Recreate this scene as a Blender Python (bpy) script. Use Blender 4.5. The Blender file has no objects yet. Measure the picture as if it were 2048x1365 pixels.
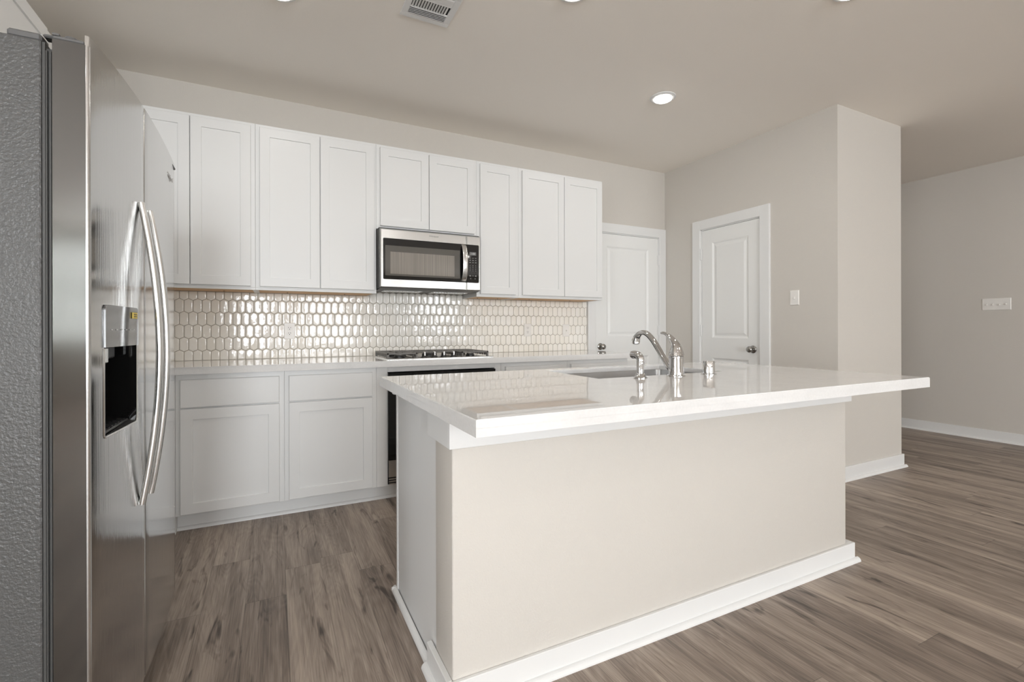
import bpy, bmesh, math, random
from mathutils import Vector, Matrix
random.seed(7)
SC = bpy.context.scene
COL = SC.collection
PI = math.pi

# ------------------------------------------------------------------ camera
cam_d = bpy.data.cameras.new('camera'); cam = bpy.data.objects.new('camera', cam_d); COL.objects.link(cam)
FPX, CYPX, YAW, ROLL, CAM_H = 950.75, 658.38, math.radians(26.466), math.radians(-0.1405), 1.1179
cam_d.sensor_fit = 'HORIZONTAL'; cam_d.sensor_width = 36.0
cam_d.lens = FPX / 2048 * 36.0
cam_d.shift_y = -(682.5 - CYPX) / 2048
cam_d.clip_start = 0.02
fw = Vector((math.sin(YAW), math.cos(YAW), 0)); rt = Vector((math.cos(YAW), -math.sin(YAW), 0)); up = Vector((0, 0, 1))
cr = rt * math.cos(ROLL) + up * math.sin(ROLL); cu = up * math.cos(ROLL) - rt * math.sin(ROLL)
m3 = Matrix((cr, cu, -fw)).transposed()
cam.matrix_world = Matrix.Translation((0, 0, CAM_H)) @ m3.to_4x4()
SC.camera = cam

# ------------------------------------------------------------------ light from outside, exposure
world = bpy.data.worlds.new('world'); SC.world = world; world.use_nodes = True
bg = world.node_tree.nodes['Background']
bg.inputs[0].default_value = (0.94, 0.985, 1.03, 1); bg.inputs[1].default_value = 2.0
SC.view_settings.view_transform = 'Standard'; SC.view_settings.look = 'None'
SC.view_settings.gamma = 1.0; SC.view_settings.use_curve_mapping = False
LAMP_W = 2.2
SC.view_settings.exposure = 0.37
SC.cycles.max_bounces = 14; SC.cycles.diffuse_bounces = 8; SC.cycles.glossy_bounces = 6
SC.cycles.transparent_max_bounces = 12
SC.cycles.sample_clamp_indirect = 6.0
SC.cycles.caustics_reflective = False; SC.cycles.caustics_refractive = False

# room numbers
YW, XP, YC, XF, ZC = 3.747, 3.658, 2.036, 6.349, 2.747   # back wall, pantry wall, pantry front, far wall, ceiling
XL, YR, XLL = -1.195, -7.0, -4.0                          # left wall, wall behind the camera, living room left
XPE = 4.525                                               # right edge of the pantry front
# openings in the wall behind the camera: x0, x1, z0, z1
WINS = [(-3.4, -2.2, 0.9, 2.55), (-1.6, -0.2, 0.42, 2.5), (0.6, 2.1, 0.42, 2.4), (3.9, 5.3, 0.9, 2.3)]
WIN_FILL = [(-2.6, -0.6, 0.6, 2.35)]                          # unseen window added to the left living wall for side fill: y0, y1, z0, z1
WIN_L = [36.0, 30.0, 11.0, 11.0]                            # daylight radiance of each rear window
def daylight(w, h, rad, loc, rot):
    l = bpy.data.lights.new('window_daylight', 'AREA'); l.shape = 'RECTANGLE'; l.size = w; l.size_y = h
    l.energy = rad * PI * w * h; l.color = (0.95, 0.985, 1.02)
    o = bpy.data.objects.new('window_daylight', l); COL.objects.link(o); o.location = loc; o.rotation_euler = rot
for (a, b, c, d), L_ in zip(WINS, WIN_L): daylight(b - a, d - c, L_, ((a + b) / 2, YR - 0.13, (c + d) / 2), (PI / 2, 0, 0))
for (a, b, c, d) in WIN_FILL: daylight(d - c, b - a, 9.0, (XLL - 0.13, (a + b) / 2, (c + d) / 2), (0, -PI / 2, 0))  # fill light of the added left window

# ------------------------------------------------------------------ materials
def newmat(name):
    m = bpy.data.materials.new(name); m.use_nodes = True
    return m, m.node_tree, m.node_tree.nodes['Principled BSDF']
def nd(nt, typ, **kw):
    n = nt.nodes.new(typ)
    for k, v in kw.items(): setattr(n, k, v)
    return n
def mth(nt, op, a, b=None, c=None):
    n = nt.nodes.new('ShaderNodeMath'); n.operation = op
    for i, v in enumerate((a, b, c)):
        if v is None: continue
        if isinstance(v, (int, float)): n.inputs[i].default_value = v
        else: nt.links.new(v, n.inputs[i])
    return n.outputs[0]
def mat(name, col, rough=0.5, metal=0.0, bump=None, coat=0.0, spec=None, var=None, ior=None):
    """bump = (scale xyz, strength, distance, detail); var = (scale, amount) of slow colour variation"""
    m, nt, b = newmat(name)
    b.inputs['Base Color'].default_value = (*col, 1); b.inputs['Roughness'].default_value = rough
    b.inputs['Metallic'].default_value = metal; b.inputs['Coat Weight'].default_value = coat
    b.inputs['Coat Roughness'].default_value = 0.03
    if spec is not None: b.inputs['Specular IOR Level'].default_value = spec
    if ior is not None: b.inputs['IOR'].default_value = ior
    if bump or var: tc = nd(nt, 'ShaderNodeTexCoord')
    if bump:
        sc, st, di, de = bump
        mp = nd(nt, 'ShaderNodeMapping'); mp.inputs['Scale'].default_value = sc if isinstance(sc, tuple) else (sc, sc, sc)
        no = nd(nt, 'ShaderNodeTexNoise'); no.inputs['Scale'].default_value = 1.0; no.inputs['Detail'].default_value = de
        bp = nd(nt, 'ShaderNodeBump'); bp.inputs['Strength'].default_value = st; bp.inputs['Distance'].default_value = di
        nt.links.new(tc.outputs['Object'], mp.inputs[0]); nt.links.new(mp.outputs[0], no.inputs['Vector'])
        nt.links.new(no.outputs['Fac'], bp.inputs['Height']); nt.links.new(bp.outputs[0], b.inputs['Normal'])
    if var:
        no = nd(nt, 'ShaderNodeTexNoise'); no.inputs['Scale'].default_value = var[0]; no.inputs['Detail'].default_value = 4
        nt.links.new(tc.outputs['Object'], no.inputs['Vector'])
        mr = nd(nt, 'ShaderNodeMapRange'); mr.inputs[3].default_value = 1 - var[1]; mr.inputs[4].default_value = 1 + var[1]
        nt.links.new(no.outputs['Fac'], mr.inputs[0])
        mx = nd(nt, 'ShaderNodeMix', data_type='RGBA', blend_type='MULTIPLY'); mx.inputs[0].default_value = 1
        mx.inputs[6].default_value = (*col, 1); nt.links.new(mr.outputs[0], mx.inputs[7]); nt.links.new(mx.outputs[2], b.inputs['Base Color'])
    return m

WALLC = (0.605, 0.577, 0.535)
M_WALL = mat('beige_wall_paint', WALLC, 0.6, bump=(170.0, 0.35, 0.003, 2.0), spec=0.3)
M_CEIL = mat('beige_ceiling_paint', (0.90, 0.862, 0.808), 0.8, bump=(200.0, 0.25, 0.002, 2.0), spec=0.2)
M_CAB = mat('white_cabinet_paint', (0.73, 0.735, 0.73), 0.38)
M_TRIM = mat('white_trim_paint', (0.755, 0.76, 0.755), 0.4)
M_DOOR = mat('white_door_paint', (0.79, 0.795, 0.785), 0.42)
M_WOODU = mat('maple_plywood', (0.58, 0.36, 0.18), 0.55, bump=((8, 60, 60), 0.1, 0.001, 3.0), var=(9, 0.12))
M_PLATE = mat('white_plastic', (0.80, 0.785, 0.755), 0.35)
M_SLOT = mat('dark_slot', (0.03, 0.03, 0.03), 0.6)
M_STEEL = mat('brushed_stainless', (0.60, 0.60, 0.59), 0.2, 1.0, bump=((2.5, 2.5, 420), 0.15, 0.0003, 1.0))
M_STEELH = mat('brushed_stainless_door', (0.56, 0.56, 0.555), 0.10, 1.0, bump=((420, 420, 2.5), 0.3, 0.0007, 1.0))
M_STEELDIM = mat('stainless_edge_dimmed', (0.155, 0.155, 0.155), 0.11, 1.0)  # darkened copy of the door steel, dims the reflection in the door edges
M_STEELC = mat('stainless_door_corner', (0.56, 0.56, 0.555), 0.2, 1.0)
M_HANDLE = mat('satin_stainless_handle', (0.72, 0.72, 0.71), 0.24, 1.0)
M_SINK = mat('satin_sink_steel', (0.42, 0.42, 0.42), 0.35, 1.0)
M_CHROME = mat('polished_chrome', (0.66, 0.66, 0.66), 0.04, 1.0)
M_NICKEL = mat('satin_nickel', (0.36, 0.35, 0.33), 0.22, 1.0)
M_CASE = mat('grey_textured_case', (0.075, 0.075, 0.074), 0.33, bump=(150.0, 0.5, 0.004, 3.0))
M_GCAP = mat('grey_plastic', (0.10, 0.10, 0.10), 0.45)
M_RUBBER = mat('dark_rubber', (0.05, 0.05, 0.048), 0.5)
M_BLACKG = mat('black_glass', (0.008, 0.008, 0.008), 0.04)
M_BLACK = mat('black_enamel', (0.02, 0.02, 0.02), 0.35)
M_IRON = mat('cast_iron', (0.15, 0.143, 0.132), 0.42, bump=(300.0, 0.2, 0.001, 2.0))
M_DGREY = mat('dark_grey_paint', (0.06, 0.06, 0.058), 0.45)
M_MARK = mat('pale_print', (0.6, 0.6, 0.58), 0.5)
M_GRYMARK = mat('grey_print', (0.22, 0.22, 0.21), 0.5)
M_YEL = mat('yellow_sticker', (0.75, 0.58, 0.10), 0.5)
M_DISPL = mat('grey_display', (0.13, 0.135, 0.13), 0.3)
M_DPANEL = mat('grey_glossy_panel', (0.16, 0.16, 0.16), 0.1, 0.6)
M_GROUT = mat('taupe_grout', (0.36, 0.33, 0.285), 0.85)
M_VENTD = mat('duct_dark', (0.02, 0.02, 0.02), 0.8)

def tile_mat():
    m, nt, b = newmat('glazed_cream_tile')
    at = nd(nt, 'ShaderNodeAttribute'); at.attribute_name = 'tint'
    mx = nd(nt, 'ShaderNodeMix', data_type='RGBA'); mx.inputs[6].default_value = (0.86, 0.83, 0.765, 1); mx.inputs[7].default_value = (0.90, 0.88, 0.835, 1)
    nt.links.new(at.outputs['Fac'], mx.inputs[0]); nt.links.new(mx.outputs[2], b.inputs['Base Color'])
    b.inputs['Roughness'].default_value = 0.06; b.inputs['IOR'].default_value = 1.55
    tc = nd(nt, 'ShaderNodeTexCoord'); no = nd(nt, 'ShaderNodeTexNoise'); no.inputs['Scale'].default_value = 38; no.inputs['Detail'].default_value = 1
    bp = nd(nt, 'ShaderNodeBump'); bp.inputs['Strength'].default_value = 0.25; bp.inputs['Distance'].default_value = 0.003
    nt.links.new(tc.outputs['Object'], no.inputs['Vector']); nt.links.new(no.outputs['Fac'], bp.inputs['Height']); nt.links.new(bp.outputs[0], b.inputs['Normal'])
    return m
M_TILE = tile_mat()

def quartz_mat():
    m, nt, b = newmat('white_quartz')
    tc = nd(nt, 'ShaderNodeTexCoord')
    n1 = nd(nt, 'ShaderNodeTexNoise'); n1.inputs['Scale'].default_value = 6; n1.inputs['Detail'].default_value = 8; n1.inputs['Distortion'].default_value = 1.2
    n2 = nd(nt, 'ShaderNodeTexNoise'); n2.inputs['Scale'].default_value = 120; n2.inputs['Detail'].default_value = 3
    nt.links.new(tc.outputs['Object'], n1.inputs['Vector']); nt.links.new(tc.outputs['Object'], n2.inputs['Vector'])
    r = nd(nt, 'ShaderNodeValToRGB'); r.color_ramp.elements[0].position = 0.35; r.color_ramp.elements[1].position = 0.6
    r.color_ramp.elements[0].color = (0.74, 0.74, 0.735, 1); r.color_ramp.elements[1].color = (0.77, 0.77, 0.765, 1)
    nt.links.new(n1.outputs['Fac'], r.inputs[0])
    mr = nd(nt, 'ShaderNodeMapRange'); mr.inputs[1].default_value = 0.3; mr.inputs[2].default_value = 0.7; mr.inputs[3].default_value = 0.97; mr.inputs[4].default_value = 1.02
    nt.links.new(n2.outputs['Fac'], mr.inputs[0])
    mx = nd(nt, 'ShaderNodeMix', data_type='RGBA', blend_type='MULTIPLY'); mx.inputs[0].default_value = 1
    nt.links.new(r.outputs[0], mx.inputs[6]); nt.links.new(mr.outputs[0], mx.inputs[7]); nt.links.new(mx.outputs[2], b.inputs['Base Color'])
    b.inputs['Roughness'].default_value = 0.01; b.inputs['IOR'].default_value = 1.6
    return m
M_QUARTZ = quartz_mat()

def floor_mat():
    m, nt, b = newmat('grey_brown_oak_plank')
    L = nt.links
    tc = nd(nt, 'ShaderNodeTexCoord'); sx = nd(nt, 'ShaderNodeSeparateXYZ'); L.new(tc.outputs['Object'], sx.inputs[0])
    X, Y = sx.outputs[0], sx.outputs[1]
    u = mth(nt, 'DIVIDE', mth(nt, 'SUBTRACT', X, 0.345), 0.1525)
    kx = mth(nt, 'FLOOR', u); fx = mth(nt, 'FRACT', u)
    wn = nd(nt, 'ShaderNodeTexWhiteNoise', noise_dimensions='1D'); L.new(mth(nt, 'ADD', kx, 0.37), wn.inputs['W'])
    v = mth(nt, 'ADD', mth(nt, 'DIVIDE', Y, 1.22), mth(nt, 'MULTIPLY', wn.outputs['Value'], 7.3))
    ky = mth(nt, 'FLOOR', v); fy = mth(nt, 'FRACT', v)
    cb = nd(nt, 'ShaderNodeCombineXYZ'); L.new(kx, cb.inputs[0]); L.new(ky, cb.inputs[1])
    w2 = nd(nt, 'ShaderNodeTexWhiteNoise', noise_dimensions='3D'); L.new(cb.outputs[0], w2.inputs['Vector'])
    rnd = w2.outputs['Value']
    def grain(sxx, syy, zmul, detail, rough, dist):
        c = nd(nt, 'ShaderNodeCombineXYZ')
        L.new(mth(nt, 'MULTIPLY', X, sxx), c.inputs[0]); L.new(mth(nt, 'MULTIPLY', Y, syy), c.inputs[1]); L.new(mth(nt, 'MULTIPLY', rnd, zmul), c.inputs[2])
        n = nd(nt, 'ShaderNodeTexNoise'); n.inputs['Scale'].default_value = 1; n.inputs['Detail'].default_value = detail
        n.inputs['Roughness'].default_value = rough; n.inputs['Distortion'].default_value = dist
        L.new(c.outputs[0], n.inputs['Vector']); return n.outputs['Fac']
    g1 = grain(14, 0.9, 91, 5, 0.6, 0.5)       # broad streaks along the plank
    g2 = grain(210, 4.5, 53, 4, 0.65, 0.3)      # fine fibres
    g3 = grain(7.0, 1.15, 37, 2, 0.5, 0.9)     # figure: rings from its contour lines
    rings = mth(nt, 'SINE', mth(nt, 'MULTIPLY', g3, 95.0))
    ringm = mth(nt, 'MULTIPLY', mth(nt, 'ADD', mth(nt, 'MULTIPLY', rings, 0.5), 0.5), 0.10)
    g4 = grain(16, 2.6, 71, 3, 0.55, 1.3)      # knots and dark cracks
    kn = nd(nt, 'ShaderNodeMapRange'); kn.inputs[1].default_value = 0.60; kn.inputs[2].default_value = 0.78; kn.inputs[3].default_value = 0; kn.inputs[4].default_value = 0.8; L.new(g4, kn.inputs[0])
    t = mth(nt, 'ADD', mth(nt, 'MULTIPLY', mth(nt, 'SUBTRACT', g1, 0.5), 1.6), mth(nt, 'MULTIPLY', mth(nt, 'SUBTRACT', g2, 0.5), 1.0))
    t = mth(nt, 'ADD', t, mth(nt, 'MULTIPLY', mth(nt, 'SUBTRACT', rnd, 0.5), 0.24))
    t = mth(nt, 'SUBTRACT', mth(nt, 'ADD', t, 0.62), mth(nt, 'ADD', ringm, kn.outputs[0]))
    rp = nd(nt, 'ShaderNodeValToRGB'); L.new(t, rp.inputs[0])
    e = rp.color_ramp.elements
    e[0].position = 0.0; e[0].color = (0.075, 0.057, 0.047, 1); e[1].position = 1.0; e[1].color = (0.46, 0.385, 0.32, 1)
    k = e.new(0.5); k.color = (0.25, 0.201, 0.166, 1)
    gx = mth(nt, 'MINIMUM', fx, mth(nt, 'SUBTRACT', 1.0, fx)); gy = mth(nt, 'MINIMUM', fy, mth(nt, 'SUBTRACT', 1.0, fy))
    gap = mth(nt, 'MINIMUM', mth(nt, 'DIVIDE', gx, 0.008), mth(nt, 'DIVIDE', gy, 0.0012))
    gp = nd(nt, 'ShaderNodeMapRange'); gp.inputs[1].default_value = 0.4; gp.inputs[2].default_value = 1.2; gp.inputs[3].default_value = 0.62; gp.inputs[4].default_value = 1; L.new(gap, gp.inputs[0])
    mx = nd(nt, 'ShaderNodeMix', data_type='RGBA', blend_type='MULTIPLY'); mx.inputs[0].default_value = 1
    L.new(rp.outputs[0], mx.inputs[6]); L.new(gp.outputs[0], mx.inputs[7]); L.new(mx.outputs[2], b.inputs['Base Color'])
    b.inputs['Roughness'].default_value = 0.42; b.inputs['Specular IOR Level'].default_value = 0.4
    bp = nd(nt, 'ShaderNodeBump'); bp.inputs['Strength'].default_value = 0.18; bp.inputs['Distance'].default_value = 0.002
    hh = mth(nt, 'ADD', mth(nt, 'MULTIPLY', g2, 0.4), gp.outputs[0]); L.new(hh, bp.inputs['Height']); L.new(bp.outputs[0], b.inputs['Normal'])
    return m
M_FLOOR = floor_mat()

def mesh_window_mat():      # microwave window: a perforated screen seen behind dark glass
    m, nt, b = newmat('microwave_screen')
    tc = nd(nt, 'ShaderNodeTexCoord'); mp = nd(nt, 'ShaderNodeMapping'); mp.inputs['Scale'].default_value = (260, 1, 1.2)
    no = nd(nt, 'ShaderNodeTexNoise'); no.inputs['Scale'].default_value = 1; no.inputs['Detail'].default_value = 3
    nt.links.new(tc.outputs['Object'], mp.inputs[0]); nt.links.new(mp.outputs[0], no.inputs['Vector'])
    r = nd(nt, 'ShaderNodeValToRGB'); r.color_ramp.elements[0].color = (0.19, 0.175, 0.155, 1); r.color_ramp.elements[1].color = (0.29, 0.265, 0.235, 1)
    r.color_ramp.elements[0].position = 0.3; r.color_ramp.elements[1].position = 0.7
    nt.links.new(no.outputs['Fac'], r.inputs[0]); nt.links.new(r.outputs[0], b.inputs['Base Color'])
    b.inputs['Roughness'].default_value = 0.08
    return m
M_SCREEN = mesh_window_mat()
M_SCREENB = mat('microwave_screen_border', (0.10, 0.095, 0.085), 0.06)

def emit_mat(name, col, s):
    m, nt, b = newmat(name); b.inputs['Base Color'].default_value = (0.9, 0.9, 0.9, 1)
    b.inputs['Emission Color'].default_value = (*col, 1); b.inputs['Emission Strength'].default_value = s
    return m
M_LENS = emit_mat('lit_lens', (1.0, 0.94, 0.87), 7.0)
def glass_mat():
    m, nt, b = newmat('window_glass')
    tr = nd(nt, 'ShaderNodeBsdfTransparent'); gl = nd(nt, 'ShaderNodeBsdfGlossy'); gl.inputs['Roughness'].default_value = 0.02
    mx = nd(nt, 'ShaderNodeMixShader'); mx.inputs[0].default_value = 0.06
    nt.links.new(tr.outputs[0], mx.inputs[1]); nt.links.new(gl.outputs[0], mx.inputs[2])
    nt.links.new(mx.outputs[0], nt.nodes['Material Output'].inputs[0]); return m
M_GLASS = glass_mat()

# ------------------------------------------------------------------ building helpers
def box(bm, x0, x1, y0, y1, z0, z1, bev=0.0, mi=0, seg=1):
    r = bmesh.ops.create_cube(bm, size=1.0)
    vs = r['verts']
    for v in vs:
        v.co = Vector((x0 + (v.co.x + 0.5) * (x1 - x0), y0 + (v.co.y + 0.5) * (y1 - y0), z0 + (v.co.z + 0.5) * (z1 - z0)))
    fs = set(f for v in vs for f in v.link_faces)
    for f in fs: f.material_index = mi
    if bev:
        es = list(set(e for v in vs for e in v.link_edges))
        g = bmesh.ops.bevel(bm, geom=es, offset=bev, segments=seg, affect='EDGES', profile=0.5)
        for f in g['faces']: f.material_index = mi
def Fy(y0): return lambda u, v, w: Vector((u, y0 - w, v))          # faces the camera side (-Y)
def Fpy(y0): return lambda u, v, w: Vector((u, y0 + w, v))         # faces +Y
def Fx(x0): return lambda u, v, w: Vector((x0 + w, u, v))          # faces +X
def Fmx(x0): return lambda u, v, w: Vector((x0 - w, u, v))         # faces -X
def Fdn(z0): return lambda u, v, w: Vector((u, v, z0 - w))         # faces down
def Fup(z0): return lambda u, v, w: Vector((u, v, z0 + w))
def rings(bm, T, u0, u1, v0, v1, rg, mi=0, mi_cap=None, back=True):
    prev = None
    for (i, w) in rg:
        cur = [bm.verts.new(T(u, v, w)) for (u, v) in ((u0 + i, v0 + i), (u1 - i, v0 + i), (u1 - i, v1 - i), (u0 + i, v1 - i))]
        if prev:
            for k in range(4):
                f = bm.faces.new((prev[k], prev[(k + 1) % 4], cur[(k + 1) % 4], cur[k])); f.material_index = mi
        elif back: bm.faces.new(cur[::-1]).material_index = mi
        prev = cur
    bm.faces.new(prev).material_index = mi if mi_cap is None else mi_cap
def shaker(bm, T, u0, u1, v0, v1, t=0.02, rail=0.057):
    rings(bm, T, u0, u1, v0, v1, [(0, 0), (0, t - 0.002), (0.002, t), (rail, t), (rail + 0.0015, t - 0.007)])
def slabfront(bm, T, u0, u1, v0, v1, t=0.02):
    rings(bm, T, u0, u1, v0, v1, [(0, 0), (0, t - 0.003), (0.003, t)])
def prism(bm, poly, fn, a0, a1, mi=0):
    """poly: 2D points; fn(p, a) -> Vector; extruded from a0 to a1"""
    A = [bm.verts.new(fn(p, a0)) for p in poly]; B = [bm.verts.new(fn(p, a1)) for p in poly]
    n = len(poly)
    for k in range(n): bm.faces.new((A[k], A[(k + 1) % n], B[(k + 1) % n], B[k])).material_index = mi
    bm.faces.new(A[::-1]).material_index = mi; bm.faces.new(B).material_index = mi
def lathe(bm, prof, T, seg=28, mi=0, caps=True):
    """prof: (radius, height) list; T(x, y, h) -> Vector"""
    prev = None
    for (r, h) in prof:
        if r < 1e-6:
            cur = [bm.verts.new(T(0, 0, h))]
        else:
            cur = [bm.verts.new(T(r * math.cos(2 * PI * k / seg), r * math.sin(2 * PI * k / seg), h)) for k in range(seg)]
        if prev:
            for k in range(seg):
                a, b2 = prev[k % len(prev)], prev[(k + 1) % len(prev)]; c, d = cur[(k + 1) % len(cur)], cur[k % len(cur)]
                vs = []
                for q in (a, b2, c, d):
                    if q not in vs: vs.append(q)
                if len(vs) > 2: bm.faces.new(vs).material_index = mi
        elif caps and len(cur) > 1: bm.faces.new(cur[::-1]).material_index = mi
        prev = cur
    if caps and len(prev) > 1: bm.faces.new(prev).material_index = mi
def Tup(x, y, z): return lambda a, b, h: Vector((x + a, y + b, z + h))
def Tdown(x, y, z): return lambda a, b, h: Vector((x + a, y - b, z - h))
def Tmy(x, y, z): return lambda a, b, h: Vector((x + a, y - h, z + b))
def Tmx(x, y, z): return lambda a, b, h: Vector((x - h, y + a, z + b))
def spline(pts, n=8):
    P = [Vector(p) for p in pts]; out = []
    for i in range(len(P) - 1):
        p0 = P[i - 1] if i else P[i] * 2 - P[i + 1]; p1, p2 = P[i], P[i + 1]
        p3 = P[i + 2] if i + 2 < len(P) else P[i + 1] * 2 - P[i]
        for k in range(n):
            t = k / n
            out.append(0.5 * ((2 * p1) + (p2 - p0) * t + (2 * p0 - 5 * p1 + 4 * p2 - p3) * t * t + (3 * p1 - p0 - 3 * p2 + p3) * t ** 3))
    out.append(P[-1]); return out
def sweep(bm, path, sect, side, mi=0):
    """sect(i, t) -> list of (a, b): a along `side`, b along side x tangent"""
    prev = None; n = len(path); side = Vector(side).normalized()
    for i, p in enumerate(path):
        tg = (path[min(i + 1, n - 1)] - path[max(i - 1, 0)]).normalized()
        s = (side - tg * side.dot(tg)).normalized(); nn = tg.cross(s)
        cur = [bm.verts.new(p + s * a + nn * b) for (a, b) in sect(i, i / (n - 1))]
        if prev:
            m = len(cur)
            for k in range(m): bm.faces.new((prev[k], prev[(k + 1) % m], cur[(k + 1) % m], cur[k])).material_index = mi
        else: bm.faces.new(cur[::-1]).material_index = mi
        prev = cur
    bm.faces.new(prev).material_index = mi
def ell(a, b, n=14, p=2.0):
    o = []
    for k in range(n):
        c, s = math.cos(2 * PI * k / n), math.sin(2 * PI * k / n)
        o.append((a * math.copysign(abs(c) ** (2 / p), c), b * math.copysign(abs(s) ** (2 / p), s)))
    return o

def empty(name, loc, label=None, cat=None, group=None, kind=None):
    o = bpy.data.objects.new(name, None); COL.objects.link(o); o.location = loc; o.empty_display_size = 0.05
    tag(o, label, cat, group, kind); return o
def tag(o, label=None, cat=None, group=None, kind=None):
    if label: o['label'] = label
    if cat: o['category'] = cat
    if group: o['group'] = group
    if kind: o['kind'] = kind
    return o
WORLD_LOC = {}
def obj(name, bm, mats, parent=None, smooth=False, loc=None, label=None, cat=None, group=None, kind=None):
    bmesh.ops.recalc_face_normals(bm, faces=bm.faces[:])
    if parent is not None: org = WORLD_LOC[parent.name]
    elif loc is not None: org = Vector(loc)
    else: org = Vector((0, 0, 0))
    bmesh.ops.translate(bm, verts=bm.verts[:], vec=-org)
    me = bpy.data.meshes.new(name); bm.to_mesh(me); bm.free()
    for m in (mats if isinstance(mats, (list, tuple)) else [mats]): me.materials.append(m)
    if smooth:
        me.shade_smooth() if smooth is True else me.set_sharp_from_angle(angle=math.radians(smooth))
    o = bpy.data.objects.new(name, me); COL.objects.link(o)
    if parent is not None: o.parent = parent; WORLD_LOC[o.name] = org
    else: o.location = org; WORLD_LOC[o.name] = org
    tag(o, label, cat, group, kind); return o
def thing(name, loc, label=None, cat=None, group=None, kind=None):
    o = empty(name, loc, label, cat, group, kind); WORLD_LOC[o.name] = Vector(loc); return o
def copy_thing(o, loc, label=None):
    c = o.copy(); COL.objects.link(c); c.location = loc
    if label: c['label'] = label
    for ch in o.children:
        d = ch.copy(); COL.objects.link(d); d.parent = c
        for g in ch.children:
            e = g.copy(); COL.objects.link(e); e.parent = d
    return c
def text(name, body, size, mtx, m, parent, depth=0.0006):
    cu_ = bpy.data.curves.new(name, 'FONT'); cu_.body = body; cu_.size = size; cu_.extrude = depth; cu_.align_x = 'CENTER'; cu_.align_y = 'CENTER'
    t = bpy.data.objects.new(name, cu_); COL.objects.link(t)
    bpy.context.view_layer.update()
    me = bpy.data.meshes.new_from_object(t.evaluated_get(bpy.context.evaluated_depsgraph_get()))
    bpy.data.objects.remove(t); bpy.data.curves.remove(cu_)
    me.materials.clear(); me.materials.append(m)
    org = WORLD_LOC[parent.name]
    me.transform(Matrix.Translation(-org) @ mtx)
    o = bpy.data.objects.new(name, me); COL.objects.link(o); o.parent = parent; WORLD_LOC[o.name] = org
    return o
NB = bmesh.new

# ------------------------------------------------------------------ the setting
def cells(lo, hi, cuts):
    c = sorted(set([lo, hi] + [x for x in cuts if lo < x < hi])); return list(zip(c[:-1], c[1:]))
def wall_y(bm, x0, x1, y0, y1, ops, z1=ZC, mi=0):
    for (a, b) in cells(x0, x1, [v for o in ops for v in o[:2]]):
        zc = [v for o in ops if o[0] < (a + b) / 2 < o[1] for v in o[2:]]
        for (c, d) in cells(0, z1, zc):
            if any(o[0] < (a + b) / 2 < o[1] and o[2] < (c + d) / 2 < o[3] for o in ops): continue
            box(bm, a, b, y0, y1, c, d, mi=mi)
def wall_x(bm, y0, y1, x0, x1, ops, z1=ZC):
    for (a, b) in cells(y0, y1, [v for o in ops for v in o[:2]]):
        zc = [v for o in ops if o[0] < (a + b) / 2 < o[1] for v in o[2:]]
        for (c, d) in cells(0, z1, zc):
            if any(o[0] < (a + b) / 2 < o[1] and o[2] < (c + d) / 2 < o[3] for o in ops): continue
            box(bm, x0, x1, a, b, c, d)
T_ = 0.12
b = NB(); box(b, XLL - T_, XF + T_, YR - T_, 6.12, -0.1, 0.0); obj('floor', b, M_FLOOR, kind='structure')
b = NB(); box(b, XLL - T_, XF + T_, YR - T_, 6.12, ZC, ZC + 0.1); obj('ceiling', b, M_CEIL, kind='structure')
D1 = (2.745, 3.578, -1, 2.062)      # back door opening x0, x1, z
D2 = (2.652, 3.274, -1, 2.062)      # pantry door opening y0, y1, z
b = NB(); wall_y(b, XL - T_, XP + T_, YW, YW + T_, [D1]); obj('wall_back', b, M_WALL, kind='structure')
b = NB(); box(b, XLL - T_, XL, 0.95, 1.07, 0, ZC); box(b, XL - T_, XL, 1.07, YW, 0, ZC); obj('wall_left', b, M_WALL, kind='structure')
b = NB(); wall_x(b, YC, YW, XP, XP + T_, [D2]); box(b, XP + T_, XPE, YC, YC + T_, 0, ZC, ); box(b, XPE - T_, XPE, YC + T_, 6.0, 0, ZC); obj('wall_pantry', b, M_WALL, kind='structure')
b = NB(); box(b, XF, XF + T_, YR, 6.0, 0, ZC); obj('wall_right', b, M_WALL, kind='structure')
b = NB(); box(b, XPE - T_, XF + T_, 6.0, 6.12, 0, ZC); obj('wall_hall', b, M_WALL, kind='structure')
b = NB(); wall_y(b, XLL - T_, XF + T_, YR - T_, YR, WINS); obj('wall_rear', b, M_WALL, kind='structure')
b = NB(); wall_x(b, YR, 0.95, XLL - T_, XLL, WIN_FILL); obj('wall_living', b, M_WALL, kind='structure')
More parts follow.
